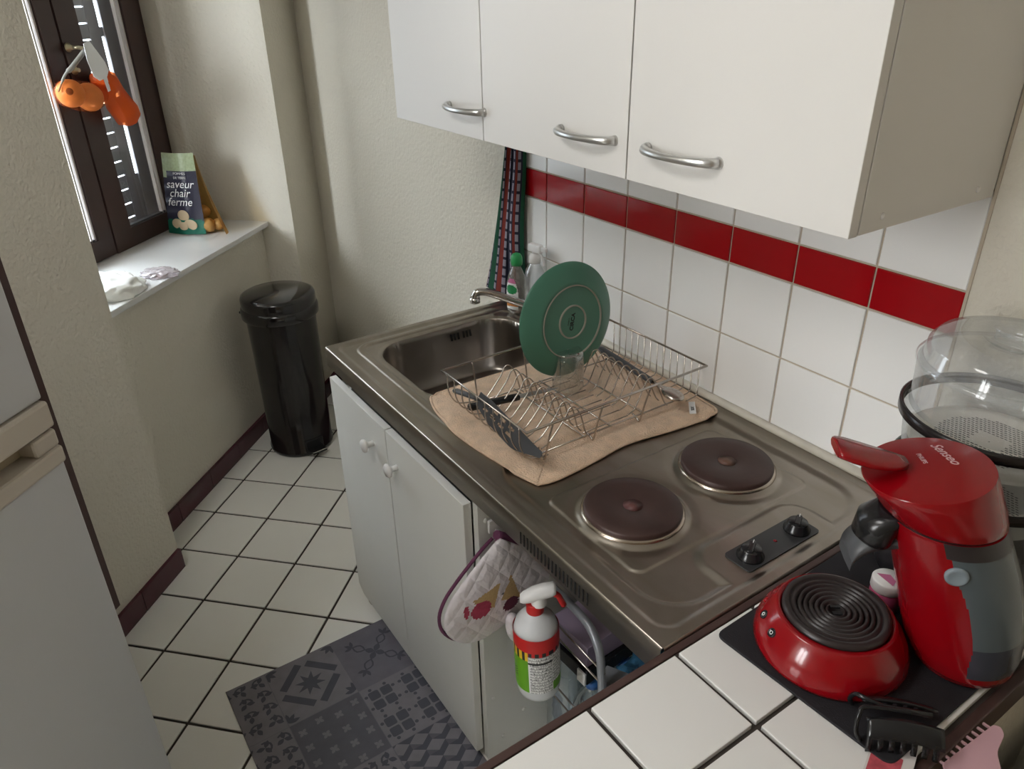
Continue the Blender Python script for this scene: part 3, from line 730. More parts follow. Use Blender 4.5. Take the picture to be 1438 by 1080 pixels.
# blade outline with slots: built as strips between slot columns
def strip(s0, s1, w0, w1):
    v = [P3(s0,w0),P3(s1,w0),P3(s1,w1),P3(s0,w1)]; v2 = [p+nn*.002 for p in v]
    mb.add(v+v2, [[0,3,2,1],[4,5,6,7]]+[[i,(i+1) % 4,4+(i+1) % 4,4+i] for i in range(4)], M_DKGREY)
def wlo(s): return -.017-.009*ss(0,.06,s)+.034*ss(.12,.22,s)
def whi(s): return .012+.004*ss(0,.04,s)+.002*ss(.17,.22,s)
N = 106
for k in range(N):
    s0, s1 = .200*k/N, .200*(k+1)/N; sm_ = (s0+s1)/2
    lo0, lo1, hi0, hi1 = wlo(s0), wlo(s1), whi(s0), whi(s1)
    ins = any(a < sm_ < b for a, b in slots)
    segs = [(lo0,lo1,-.013,-.013),(-.0055,-.0055,.0005,.0005),(.008,.008,hi0,hi1)] if ins else [(lo0,lo1,hi0,hi1)]
    for a0, a1, b0, b1 in segs:
        v = [P3(s0,a0),P3(s1,a1),P3(s1,b1),P3(s0,b0)]; v2 = [p+nn*.0022 for p in v]
        mb.add(v+v2, [[0,3,2,1],[4,5,6,7],[0,1,5,4],[2,3,7,6]]+([[1,2,6,5],[3,0,4,7]] if ins or k in (0,N-1) else []), M_DKGREY)
wb(mb, 'blade', sp_)
mb = MB(); bar(mb, *frame(A+ax*.01, Vector((.480,-.496,H+.060)))[::2], [(0,.006,.003),(.02,.006,.004),(.085,.007,.004),(.09,.005,.003)], M_DKGREY); wb(mb, 'handle', sp_)
ld = thing('ladle', 'steel spoon with a dark handle lying in the far row of the dish rack', 'spoon', (.66,-.13,RB+.02))
A, L, F_ = frame((.520,-.128,RB+.050), (.715,-.120,RB+.030))
mb = MB(); bar(mb, A, F_, [(0,.006,.005),(.01,.009,.006),(.10,.008,.006),(.165,.0075,.005),(.17,.005,.004)], M_DKGREY); wb(mb, 'handle', ld)
mb = MB(); bar(mb, A, F_, [(.165,.004,.0025),(.19,.004,.002),(.205,.010,.004)], M_WIRE); mb.sphere(A+F_ @ Vector((.228,0,.0)), .027, M_WIRE, 20, (1,.72,.30), F_); wb(mb, 'bowl', ld)

# ------------------------------------------------------------------ bottles behind the basin
bt = thing('dish_soap_bottle', 'slim clear dish soap bottle with a green cap and colourful label behind the tap', 'bottle', (.098,-.062,H-.001))
def flat(prof, mt, seg=32, sy=.62, rz=.5, matfn=None, c=(0,0,0), cap=(True,True)):
    m_ = MB(); R = Mrot(z=rz); rings = [[Vector(c)+R @ Vector((r*math.cos(2*PI*j/seg), r*sy*math.sin(2*PI*j/seg), z)) for j in range(seg)] for r, z in prof]
    m_.loft(rings, mt, cap, matfn=matfn); return m_
body = [(.024,0),(.029,.006),(.030,.03),(.0305,.06),(.029,.085),(.024,.105),(.017,.122),(.012,.132),(.0115,.138)]
flat(body, clear('soap_clear', (.72,.70,.66), .05, .12, .25, (.5,.48,.44))).build('body', bt)
def lab_fn(i, j): 
    return None
labcol = {0: M_WHITE, 1: mat('label_orange', (.62,.22,.05), .5), 2: mat('label_green', (.02,.24,.08), .5), 3: mat('label_pink', (.55,.16,.30), .5)}
mb = MB(); R = Mrot(z=.5)
zs_ = [.012+.0025*k for k in range(36)]
def prof_r(z):
    for (r0, z0), (r1, z1) in zip(body, body[1:]):
        if z0 <= z <= z1: return r0+(r1-r0)*(z-z0)/(z1-z0)
    return body[-1][0]
a0, a1 = -2.60, -1.15
N = 24
vs = []; fs = []; mi = []
for k, z in enumerate(zs_):
    for j in range(N+1):
        a = a0+(a1-a0)*j/N; r = prof_r(z)+.0006; vs.append(R @ Vector((r*math.cos(a-.5+.5), r*.62*math.sin(a-.5+.5), z)))
for k in range(len(zs_)-1):
    for j in range(N):
        u = (j+.5)/N*2-1; z = zs_[k]
        w = math.sqrt(max(0, 1-((z-.052)/.049)**2)) if z > .052 else 1
        if abs(u) > w*.98: continue
        m_ = 0
        if .020 < z-.002*u < .031: m_ = 1
        if ((z-.068)/.013)**2+(u/.85)**2 < 1: m_ = 2
        if z > .085: m_ = 3
        mb.add([vs[k*(N+1)+j], vs[k*(N+1)+j+1], vs[(k+1)*(N+1)+j+1], vs[(k+1)*(N+1)+j]], [[0,1,2,3]], labcol[m_])
lbn = mb.build('label', bt)
mb = MB(); mb.lathe([(.013,.134),(.0155,.136),(.0165,.146),(.0150,.158),(.011,.165),(.005,.168),(.001,.168)], mat('green_cap', (.03,.33,.10), .3), (0,0,0), 28); mb.build('cap', bt)
sb = thing('clear_spray_bottle', 'transparent spray bottle with a white spray head, against the tiles behind the sink', 'spray bottle', (.148,-.038,H-.001))
flat([(.026,0),(.031,.006),(.033,.04),(.033,.09),(.028,.125),(.017,.145),(.013,.152)], M_PLASTIC_CLEAR, rz=.3, sy=.75).build('body', sb)
mb = MB(); mb.lathe([(.0145,.150),(.0155,.153),(.0155,.168),(.012,.172),(.009,.176)], M_WHITE, (0,0,0), 24)
mb.box((.004,.0,.190), (.046,.017,.022), M_WHITE, Mrot(z=.15), bev=.005); mb.box((.034,.004,.192), (.022,.010,.012), M_WHITE, Mrot(z=.15), bev=.003); mb.build('spray_head', sb)
mb = MB(); mb.tube(arc([(.014,.002,.182),(.026,.004,.172),(.030,.005,.158),(.034,.005,.148)], 4), .0035, M_WHITE, 8); mb.build('trigger', sb)

# ------------------------------------------------------------------ checked tea towel hanging in the corner
tt = thing('tea_towel', 'checked red, green and navy tea towel hanging in the corner beside the tiled splashback', 'towel', (.02,-.03,.84))
tcol = {'n': mat('towel_navy', (.022,.024,.045), .95), 'r': mat('towel_red', (.17,.022,.014), .95), 'g': mat('towel_green', (.015,.085,.045), .95), 'w': mat('towel_white', (.29,.27,.32), .95), 'm': mat('towel_maroon', (.12,.012,.030), .95)}
NU, NV = 90, 130
seq = 'nmmmmwwngggggwwnrrrrrrwwwnnnnnnnnwwnrrwwngg'
def tpt(u, v):           # u 0..1 across, v 0 top..1 bottom
    z = 1.335-.505*v
    xl = .028-.118*v**1.15-.02*v*v; xr = .078-.008*v; xm = .050-.045*v
    if u < .60: k = u/.60; x = xl+(xm-xl)*k; y = -.030-.018*math.sin(PI*k*.9)*(.5+.5*v)+.004*math.sin(k*9+v*3)
    elif u < .72: k = (u-.60)/.12; x = xm-.004*math.sin(k*PI)+.006*k; y = -.035+.022*math.sin(PI*k)
    else: k = (u-.72)/.28; x = xm+.006+(xr-xm-.006)*k; y = -.036+.020*k-.010*math.sin(PI*k)+.004*math.sin(v*8)
    if v > .9: z += .010*math.sin(u*9)*(v-.9)*10
    return Vector((x, y, z))
mb = MB()
P_ = [[tpt(i/NU, j/NV) for i in range(NU+1)] for j in range(NV+1)]
for j in range(NV):
    for i in range(NU):
        k = seq[int((i/NU)*len(seq))]
        if k == 'w' and (j % 7) in (0, 1): k = 'n'
        if k in 'rg' and j % 20 in (9, 10): k = 'n' if False else k
        mb.add([P_[j][i], P_[j+1][i], P_[j+1][i+1], P_[j][i+1]], [[0,1,2,3]], tcol[k], True)
wb(mb, 'cloth', tt, solid=.0015)
mb = MB(); mb.tube(arc([(.045,-.03,1.33),(.038,-.020,1.342),(.045,-.006,1.338),(.052,-.020,1.342),(.046,-.03,1.33)], 4), .002, tcol['n'], 6); mb.lathe([(.006,0),(.006,.02),(.009,.022),(.001,.026)], M_WHITE, (.045,-.003,1.338), 14, Mrot(x=PI/2)); wb(mb, 'hanging_loop', tt)
# ------------------------------------------------------------------ things on the tiled counter
pad = thing('appliance_mat', 'black rubbery mat under the red coffee machine on the tiled counter', 'mat', (1.35,-.3,CT+.0005))
mb = MB(); pp = rpoly([(1.224,-.510),(1.472,-.498),(1.474,-.045),(1.214,-.040)], .014)
mb.prism(pp, CT+.0006, CT+.0046, M_BLACKMAT); wb(mb, 'sheet', pad, bev=.001)
PZ = CT+.0048
# steamer
stm = thing('food_steamer', 'clear plastic food steamer with black rims and a domed lid behind the coffee machine', 'steamer', (1.334,-.130,PZ))
M_RIM = mat('dark_steamer_rim', (.016,.013,.014), .22); M_SMOKE = clear('steamer_plastic', (.90,.92,.94), .07, .10, .20, (.62,.64,.66)); M_BASK = mat('basket_floor', (.74,.72,.66), .5)
mb = MB(); mb.lathe([(.098,0),(.102,.004),(.104,.05),(.100,.075),(.094,.080),(.001,.082)], mat('steamer_base', (.022,.020,.022), .35), (0,0,0), 64); mb.build('base', stm)
for k, (z0, z1, r0, r1) in enumerate(((.080,.172,.094,.106),(.176,.262,.098,.112))):
    mb = MB(); mb.lathe([(r0,z0),(r0+.004,z0+.01),(r1,z1-.006),(r1+.005,z1-.004),(r1+.005,z1)], M_SMOKE, (0,0,0), 72, cap=(False, False)); b_ = mb.build('steam_basket', stm)
    mb = MB(); mb.lathe([(r1+.001,z1-.006),(r1+.0075,z1-.005),(r1+.0075,z1+.008),(r1+.0035,z1+.009),(r1+.001,z1+.003)], M_RIM, (0,0,0), 72, cap=(False, False)); mb.build('rim', b_)
    mb = MB(); zf = z1-.040; rf = r1-.010
    mb.lathe([(rf,zf),(rf-.008,zf+.001),(rf-.014,zf+.006),(rf-.026,zf+.006),(rf-.030,zf+.002),(.001,zf+.002)], M_BASK, (0,0,0), 64, cap=(False, False))
    for i in range(-13, 14):
        for j in range(-13, 14):
            x, y = i*.0056+(j % 2)*.0028, j*.0056
            if math.hypot(x,y) < rf-.036 and not (abs(x) < .022 and abs(y) < .02): mb.box((x,y,zf+.0026), (.0036,.0014,.0004), M_DKGREY)
    mb.build('perforated_floor', b_)
mb = MB(); mb.lathe([(.1085,.270),(.1085,.300),(.110,.322),(.1105,.332),(.106,.340),(.103,.358),(.094,.370),(.075,.376),(.045,.377),(.040,.372),(.018,.366),(.001,.366)], M_PLASTIC_CLEAR, (0,0,0), 72, cap=(False, False)); li = mb.build('lid', stm)
mb = MB(); mb.lathe([(.113,.332),(.1135,.336),(.111,.339),(.105,.340)], M_PLASTIC_CLEAR, (0,0,0), 72, cap=(False, False))
mb.loft([[Vector((.032*math.cos(a), .013*math.sin(a), z))*1 for a in [2*PI*k/24 for k in range(24)]] for z in (.368,.378)]+[[Vector((.036*math.cos(a), .016*math.sin(a), .384)) for a in [2*PI*k/24 for k in range(24)]]], M_PLASTIC_CLEAR, (False, True)); mb.build('lid_grip', li)

# coffee pad machine
O = Vector((1.322,-.402,PZ)); Ff = Vector((-.65,-.76,0)).normalized(); Sf = Vector((-Ff.y, Ff.x, 0))    # Ff front, Sf side
cm = thing('coffee_machine', 'glossy red pad coffee machine with a round drip tray, on the black mat', 'coffee machine', O)
LB = basis(Ff, Sf, Vector((0,0,1)))
def ell(f0, a, b, z, n=72, tilt=0., expo=2.0, s0=0.):
    r = []
    for k in range(n):
        q = 2*PI*k/n; c, s = math.cos(q), math.sin(q)
        x = a*math.copysign(abs(c)**(2/expo), c); y = b*math.copysign(abs(s)**(2/expo), s)
        r.append(LB @ Vector((f0+x, s0+y, z-tilt*x)))
    return r
mb = MB()
mb.loft([ell(0,.090,.090,0),ell(0,.0950,.0950,.003),ell(0,.0965,.0965,.009),ell(0,.0950,.0950,.019),ell(0,.0900,.0900,.032),ell(0,.0825,.0825,.045),ell(0,.0750,.0750,.055),ell(0,.070,.070,.0605),ell(0,.066,.066,.048)], M_RED, (True, True))
mb.build('base', cm)
mb = MB(); M_TRAY = mat('drip_tray_black', (.026,.019,.019), .34)
pf = [(.0002,.053),(.009,.053),(.0095,.0605),(.0120,.0605)]; r = .0120
for k in range(6):
    pf += [(r+.0006,.0565),(r+.0020,.0565),(r+.0026,.0618+.0003*k),(r+.0066,.0618+.0003*k)]; r += .0070
pf += [(.0555,.0605),(.0570,.0640),(.0615,.0655),(.0655,.0640),(.0668,.058)]
mb.lathe(pf, M_TRAY, (0,0,0), 96, cap=(True, False))
for k in range(2): mb.box(LB @ Vector((.0,(-.006 if k else .006),.0608)), (.012,.005,.002), M_BLACK, LB)
mb.build('drip_tray', cm)
# column with the water tank at its back
M_TANK = mat('smoky_tank', (.085,.105,.115), .22, bump=.15, bscale=600, bdist=.0004); M_TANKLOW = mat('tank_lower', (.040,.045,.060), .25); M_BAND = mat('dark_band', (.030,.024,.025), .35)
zr = [(0,-.163,.052,.054),(.003,-.163,.057,.059),(.014,-.162,.063,.065),(.035,-.158,.068,.069),(.065,-.151,.071,.071),(.095,-.143,.0722,.0715),(.125,-.133,.0722,.071),(.155,-.122,.0710,.0700),(.185,-.110,.0690,.0680),(.205,-.102,.0675,.0665),(.222,-.095,.0660,.0655),(.226,-.093,.0660,.0655)]
ZR = []
for (a, b) in zip(zr, zr[1:]):
    for k in range(8): t = k/8; ZR.append(tuple(a[m]+(b[m]-a[m])*t for m in range(4)))
ZR.append(zr[-1])
NS = 240
rings = [ell(f, a, b, z, NS) for z, f, a, b in ZR]
def colfn(i, j):
    z = (ZR[i][0]+ZR[i+1][0])/2; q = (j+.5)/NS*360; back = abs(q-180)
    lim = 100+7*ss(.12,.20,z)+5*ss(.09,.03,z)
    if z > .205 and back < lim+4: return M_BAND
    if .024 < z <= .205 and back < lim: return M_TANK if z > .075 else M_TANKLOW
    return None
mb = MB(); mb.loft(rings, M_RED, (True, True), matfn=colfn); mb.build('column', cm)
mb = MB(); q = math.radians(75); zz = .184; a, b, f0 = .0690, .0680, -.110
pc = LB @ Vector((f0+a*math.cos(q), b*math.sin(q), zz)); pnn = (LB @ Vector((math.cos(q), math.sin(q), 0))).normalized(); uu = pnn.cross(Vector((0,0,1))).normalized()
mb.lathe([(.0125,-.002),(.0125,.002),(.010,.004),(.008,.003),(.001,.003)], mat('tank_button', (.20,.24,.27), .25), pc, 30, basis(uu, pnn.cross(uu), pnn)); mb.build('tank_button', cm)
# head and lid
mb = MB()
hf, TL, RH = -.0615, .20, .068
def lidz(f, s_): return .2835-TL*(f-hf)+.0055*(1-min(1, math.hypot(f-hf, s_)/RH)**2)
mb.loft([ell(-.092,.0655,.0655,.2285),ell(-.0905,.0675,.0675,.232),ell(-.085,.0685,.0685,.242,tilt=.05),ell(-.070,.0685,.0685,.268,tilt=.14),ell(hf,RH,RH,.2822,tilt=TL),ell(hf,RH-.0008,RH-.0008,.2836,tilt=TL)], M_RED, (True, False))
LR = []
for k in range(11):
    r = (RH-.0008)*(1-k/10.02); LR.append([LB @ Vector((hf+r*math.cos(q), r*math.sin(q), lidz(hf+r*math.cos(q), r*math.sin(q)))) for q in [2*PI*m/72 for m in range(72)]])
mb.loft(LR, M_RED, (False, True))
hd_ = mb.build('head', cm)
mb = MB(); mb.loft([ell(-.092,.0640,.0640,.2255),ell(-.092,.0640,.0640,.2295)], M_BLACK, (False, False)); mb.build('seam', hd_)
# lever on the lid
mb = MB()
lp = [(-.036,.010,.2915),(-.026,.016,.2925),(-.010,.022,.2945),(.010,.026,.2990),(.030,.0255,.3050),(.041,.022,.3080),(.045,.018,.3085)]
rg = []
for f, w, z in lp:
    t_ = .0045; rg.append([LB @ Vector((f, s*w, z+dz)) for s, dz in ((-1,-t_*.3),(-.9,t_*.7),(-.5,t_),(0,t_*1.05),(.5,t_),(.9,t_*.7),(1,-t_*.3),(.8,-t_*1.2),(0,-t_*1.4),(-.8,-t_*1.2))])
mb.loft(rg, M_RED, (True, True)); mb.build('lid_lever', cm)
# writing on the lid
M_PRINT = mat('pink_print', (.62,.36,.38), .4)
for s_, f, sd, ang, size, sh, nm in (('Senseo',-.086,-.020,100,.0165,.35,'script_lettering'),('PHILIPS',-.059,-.014,92,.0068,0,'capital_lettering')):
    mb = MB(); a_ = math.radians(ang); text_into(mb, s_, size, M_PRINT, Matrix.Identity(4), shear=sh, bold=.0001)
    dx, dy = Vector((math.cos(a_), math.sin(a_))), Vector((-math.sin(a_), math.cos(a_)))
    nv = []
    for v in mb.v:
        p = Vector((f, sd))+dx*v[0]+dy*v[1]; nv.append(tuple(LB @ Vector((p.x, p.y, lidz(p.x, p.y)+.0006+v[2]))))
    mb.v = nv; mb.build(nm, hd_)
# spout
mb = MB(); mb.loft([ell(-.022,.020,.026,.184,40),ell(-.020,.024,.029,.190,40),ell(-.024,.025,.029,.214,40),ell(-.040,.020,.026,.229,40)], M_BLACK, (True, True))
A_ = [LB @ Vector((.004-.050*(1-math.cos(q*.55)), -.004, .150+.038*math.sin(q*.55))) for q in [PI*k/14 for k in range(15)]]
for k in range(14):
    pass
rg = [[p+LB @ Vector((0, w_*.024, h_*.0065)) for w_, h_ in ((-1,-1),(-1,1),(0,1.5),(1,1),(1,-1),(0,-1.2))] for p in A_]
mb.loft(rg, M_DKGREY, (True, True)); mb.build('spout', cm)
# buttons on the base front
for s_, big in ((-.036,0),(-.006,1),(.026,1)):
    ang = s_/.085; rr = .0865; P0 = LB @ Vector((rr*math.cos(ang), rr*math.sin(ang), .0392)); n_ = (LB @ Vector((.75*math.cos(ang), .75*math.sin(ang), .66))).normalized(); uu = n_.cross(Vector((0,0,1))).normalized()
    mb = MB(); R3 = basis(uu, n_.cross(uu), n_)
    mb.lathe([(.0062,-.001),(.0060,.0012),(.0050,.0018),(.0045,.0008),(.001,.0008)] if big else [(.0045,-.001),(.0043,.001),(.001,.0014)], M_BLACK if big else M_RED, P0, 24, R3)
    if big: mb.tube([P0+n_*.0014+uu*.0022*math.cos(q)+n_.cross(uu)*.0022*math.sin(q) for q in [2*PI*k/12 for k in range(12)]], .0005, M_WHITE, 6, closed=True)
    mb.build('button', cm)

# pink jar behind the machine
jr = thing('pink_jar', 'small pink jar with a white lid behind the drip tray of the coffee machine', 'jar', (1.322,-.280,PZ))
mb = MB(); mb.lathe([(.019,0),(.0205,.003),(.0205,.030),(.019,.034)], mat('pink_gloss', (.50,.09,.20), .2), (0,0,0), 36); mb.build('body', jr)
mb = MB(); mb.lathe([(.0205,.034),(.0215,.036),(.0215,.049),(.0195,.0515),(.001,.052)], M_WHITE, (0,0,0), 40); lj = mb.build('lid', jr)
mb = MB(); mb.add([(-.015,-.006,.0524),(.013,-.012,.0524),(.010,.0,.0524),(-.002,.006,.0524)], [[0,1,2,3]], labcol[3]); mb.build('lid_print', lj)
# black hair claw
cl = thing('hair_claw', 'glossy black hair claw lying on the near corner of the black mat', 'hair claw', (1.450,-.450,PZ))
mb = MB()
def clawpart(sgn):
    rows = []
    for i in range(15):
        u = i/14*2-1; row = []
        for j in range(9):
            v = j/8; a = .25+v*1.25
            row.append(Vector((u*.041, sgn*(.004+.030*math.sin(a)), .034-.028*(1-math.cos(a))-.006*u*u-.004*v)))
        rows.append(row)
    for i in range(14):
        for j in range(8):
            if j >= 5 and i % 2 == 1: continue
            mb.add([rows[i][j],rows[i+1][j],rows[i+1][j+1],rows[i][j+1]], [[0,1,2,3]], M_BLACK, True)
clawpart(1); clawpart(-1); mb.v = [tuple(Mrot(z=.75) @ Vector(v)) for v in mb.v]
mb.build('jaws', cl, solid=.0028)
mb = MB()
Rz = Mrot(z=.75)
for sg in (1, -1): mb.tube([Rz @ Vector(p) for p in arc([(-.018*sg,0,.034),(-.040,sg*.006,.038),(-.050,sg*.014,.034),(-.052,sg*.022,.016),(-.046,sg*.026,.004)], 5)], .0028, M_BLACK, 8)
mb.tube([Rz @ Vector((x,0,.035)) for x in (-.03,0,.03)], .0035, M_BLACK, 10); mb.build('spring_arms', cl)
# scrap of red print under the mat corner
cd = thing('printed_card', 'printed red and pink card beside the near corner of the black mat', 'card', (1.470,-.505,CT))
mb = MB(); R3 = Mrot(z=.35)
mb.box((0,.008,.0020), (.046,.085,.0006), mat('card_print', (.60,.56,.54), .5), R3)
mb.box(R3 @ Vector((-.002,.004,.0025)), (.032,.040,.0005), mat('card_red', (.42,.07,.09), .5, var=.7, vscale=130), R3); 
tag(cd, cd['label'], cd['category']); mb.build('sheet', cd)
# pink comb clip on the counter's right edge
pc_ = thing('pink_clip', 'pale pink plastic comb clip gripping the right-hand edge of the tiled counter', 'clip', (1.492,-.40,CT-.01))
M_PINK = mat('pale_pink_plastic', (.55,.33,.37), .35)
mb = MB()
zt_ = CT-.006
edge0, edge1 = Vector((1.4985,-.435)), Vector((1.5045,-.338))
ol = [(1.500,-.440),(1.507,-.338),(1.514,-.334),(1.522,-.342),(1.528,-.372),(1.545,-.395),(1.60,-.41),(1.60,-.47),(1.545,-.450),(1.530,-.436),(1.512,-.446)]
mb.prism(rpoly(ol, .008), zt_-.003, zt_, M_PINK)
for k in range(9):
    t_ = (k+.35)/9; p = Vector((1.500,-.440)).lerp(Vector((1.507,-.338)), t_); mb.box((p.x-.003,p.y,zt_-.0015), (.010,.0032,.003), M_PINK)
wb(mb, 'comb_body', pc_, bev=.0008)
# olive-brown surface right of the counter
ch = thing('brown_board', 'olive brown board standing below and right of the tiled counter', 'board', (1.80,-.35,.0))
mb = MB(); mb.prism([(1.56,-.02),(1.56,-.85),(2.1,-.85),(2.1,-.02)], 0, .62, mat('olive_brown_board', (.13,.10,.055), .6, var=.15, vscale=20)); wb(mb, 'panel', ch, bev=.003)
mb = MB(); mb.prism([(1.54,-.02),(1.54,-.85),(1.56,-.85),(1.56,-.02)], 0, .60, mat('board_edge', (.22,.18,.15), .6)); wb(mb, 'pale_edge', ch)

# ------------------------------------------------------------------ side of the sink cabinet: hook, mitt, spray bottle
hk = thing('adhesive_hook', 'small white adhesive hook on the side of the sink cabinet', 'hook', (.690,-.532,.685))
mb = MB(); mb.box((.0045,0,0), (.007,.022,.030), M_WHITE, bev=.002); mb.tube([(.006,.004,-.010),(.016,.004,-.013),(.018,.004,-.006)], .0028, M_WHITE, 10); mb.build('body', hk)
om = thing('oven_mitt', 'quilted white oven mitt with ice cream cones and purple lining on the hook', 'oven mitt', (.74,-.52,.67))
YZ = lambda px: px
mitt = [(-.533,.672),(-.478,.623),(-.430,.563),(-.408,.519),(-.428,.482),(-.467,.461),(-.510,.452),(-.551,.440),(-.594,.438),(-.635,.455),(-.663,.494),(-.668,.533),(-.654,.568),(-.628,.597),(-.599,.623),(-.570,.647)]
cy_, cz_ = -.54, .545
ring0 = arc([(0,y,z) for y, z in mitt]+[(0,*mitt[0])], 4)[:-1]
def quiltmat(name, col, **k):
    m = mat(name, col, .9, **k); nt = m.node_tree; b = nt.nodes['Principled BSDF']; tc = nt.nodes['Texture Coordinate']
    sp = nt.nodes.new('ShaderNodeSeparateXYZ'); nt.links.new(tc.outputs['Object'], sp.inputs[0])
    def M(op, a, c=None):
        n = nt.nodes.new('ShaderNodeMath'); n.operation = op
        for i, v in enumerate((a, c)):
            if v is None: continue
            if isinstance(v, (int, float)): n.inputs[i].default_value = v
            else: nt.links.new(v, n.inputs[i])
        return n.outputs[0]
    h = None
    for sg in (1, -1):
        t = M('MULTIPLY', M('ADD', sp.outputs[1], M('MULTIPLY', sp.outputs[2], sg*.8)), 19.)
        d = M('ABSOLUTE', M('SUBTRACT', M('FRACT', t), .5)); e = M('MINIMUM', M('MULTIPLY', d, 4.), 1.)
        h = e if h is None else M('MINIMUM', h, e)
    n = nt.nodes.new('ShaderNodeTexNoise'); n.inputs['Scale'].default_value = 45; nt.links.new(tc.outputs['Object'], n.inputs['Vector'])
    h = M('ADD', h, M('MULTIPLY', n.outputs['Fac'], 2.2))
    bp = nt.nodes.new('ShaderNodeBump'); bp.inputs['Strength'].default_value = .55; bp.inputs['Distance'].default_value = .005
    nt.links.new(h, bp.inputs['Height']); nt.links.new(bp.outputs['Normal'], b.inputs['Normal']); return m
M_QUILT = quiltmat('quilted_white_cotton', (.80,.75,.79), sheen=.3)
def quilt(y, z):
    return 0
    a, b = (y+z*.9)/.030, (y-z*.9)/.030
    return -.0022*(math.exp(-((a-round(a))/.10)**2)+math.exp(-((b-round(b))/.10)**2))
def mx(y, z, s, side): 
    base = .716+.006*ss(-.44,-.60,y)
    return base+side*(.016*math.sqrt(max(0,1-s**3.2))+(quilt(y,z) if s < .97 else 0))
M_CONE = mat('waffle_print', (.52,.36,.17), .85, var=.3, vscale=300); M_ICE = mat('raspberry_print', (.42,.05,.10), .85, var=.35, vscale=90); M_ICE2 = mat('plum_print', (.13,.03,.06), .85)
def inpoly(y, z, P):
    c = False
    for i in range(len(P)):
        (a, b), (d, e) = P[i-1], P[i]
        if (b > z) != (e > z) and y < (d-a)*(z-b)/(e-b)+a: c = not c
    return c
cone1 = [(-.540,.600),(-.612,.530),(-.575,.492)]; cone2 = [(-.505,.560),(-.555,.522),(-.510,.478)]
cone1 = [(-.612,.560),(-.545,.578),(-.562,.520)]; cone2 = [(-.545,.530),(-.518,.580),(-.493,.508)]
mb = MB()
NR = 44
def mring(s, side):
    out_ = []
    for p in ring0:
        y, z = cy_+(p[1]-cy_)*s, cz_+(p[2]-cz_)*s; out_.append(Vector((mx(y,z,s,side), y, z)))
    return out_
def mface(i, j):
    if i < NR-1: return None
    return None
for side in (1, -1):
    R_g = [mring((k+1)/NR, side) for k in range(NR)]
    n_ = len(ring0)
    for k in range(NR-1):
        for j in range(n_):
            a, b, c, d = R_g[k][j], R_g[k][(j+1) % n_], R_g[k+1][(j+1) % n_], R_g[k+1][j]; y, z = (a.y+c.y)/2, (a.z+c.z)/2; m_ = M_QUILT
            if side > 0:
                if inpoly(y, z, cone1) or inpoly(y, z, cone2): m_ = M_CONE
                if (y+.592)**2/.023**2+(z-.532)**2/.021**2 < 1 or (y+.624)**2/.006**2+(z-.540)**2/.014**2 < 1: m_ = M_ICE
                if (y+.520)**2/.019**2+(z-.507)**2/.017**2 < 1: m_ = M_ICE2
            mb.add([a,b,c,d] if side > 0 else [d,c,b,a], [[0,1,2,3]], m_, True)
    mb.add(R_g[0], [list(range(n_))], M_QUILT, True)
wb(mb, 'quilted_shell', om)
mb = MB(); M_PURPLE = mat('purple_binding', (.13,.035,.085), .85)
mb.tube([Vector((.708, cy_+(p[1]-cy_)*1.02, cz_+(p[2]-cz_)*1.02)) for p in ring0[4*8:4*16]], .0036, M_PURPLE, 8)
cuff = [Vector((.712,-.536,.676)),Vector((.712,-.478,.628)),Vector((.712,-.430,.568)),Vector((.712,-.410,.524))]
mb.tube(arc(cuff, 5), [.0095]*16, M_PURPLE, 8); wb(mb, 'purple_binding', om)
mb = MB(); mb.tube(arc([(.716,-.540,.650),(.711,-.536,.664),(.707,-.530,.677),(.709,-.524,.668),(.714,-.518,.640)], 5), .0022, M_PURPLE, 6); wb(mb, 'hanging_loop', om)
mb = MB(); mb.sphere((.742,-.520,.447), .024, M_QUILT, 24, (.62,.68,1.75), Mrot(x=.15), .04); wb(mb, 'thumb', om)

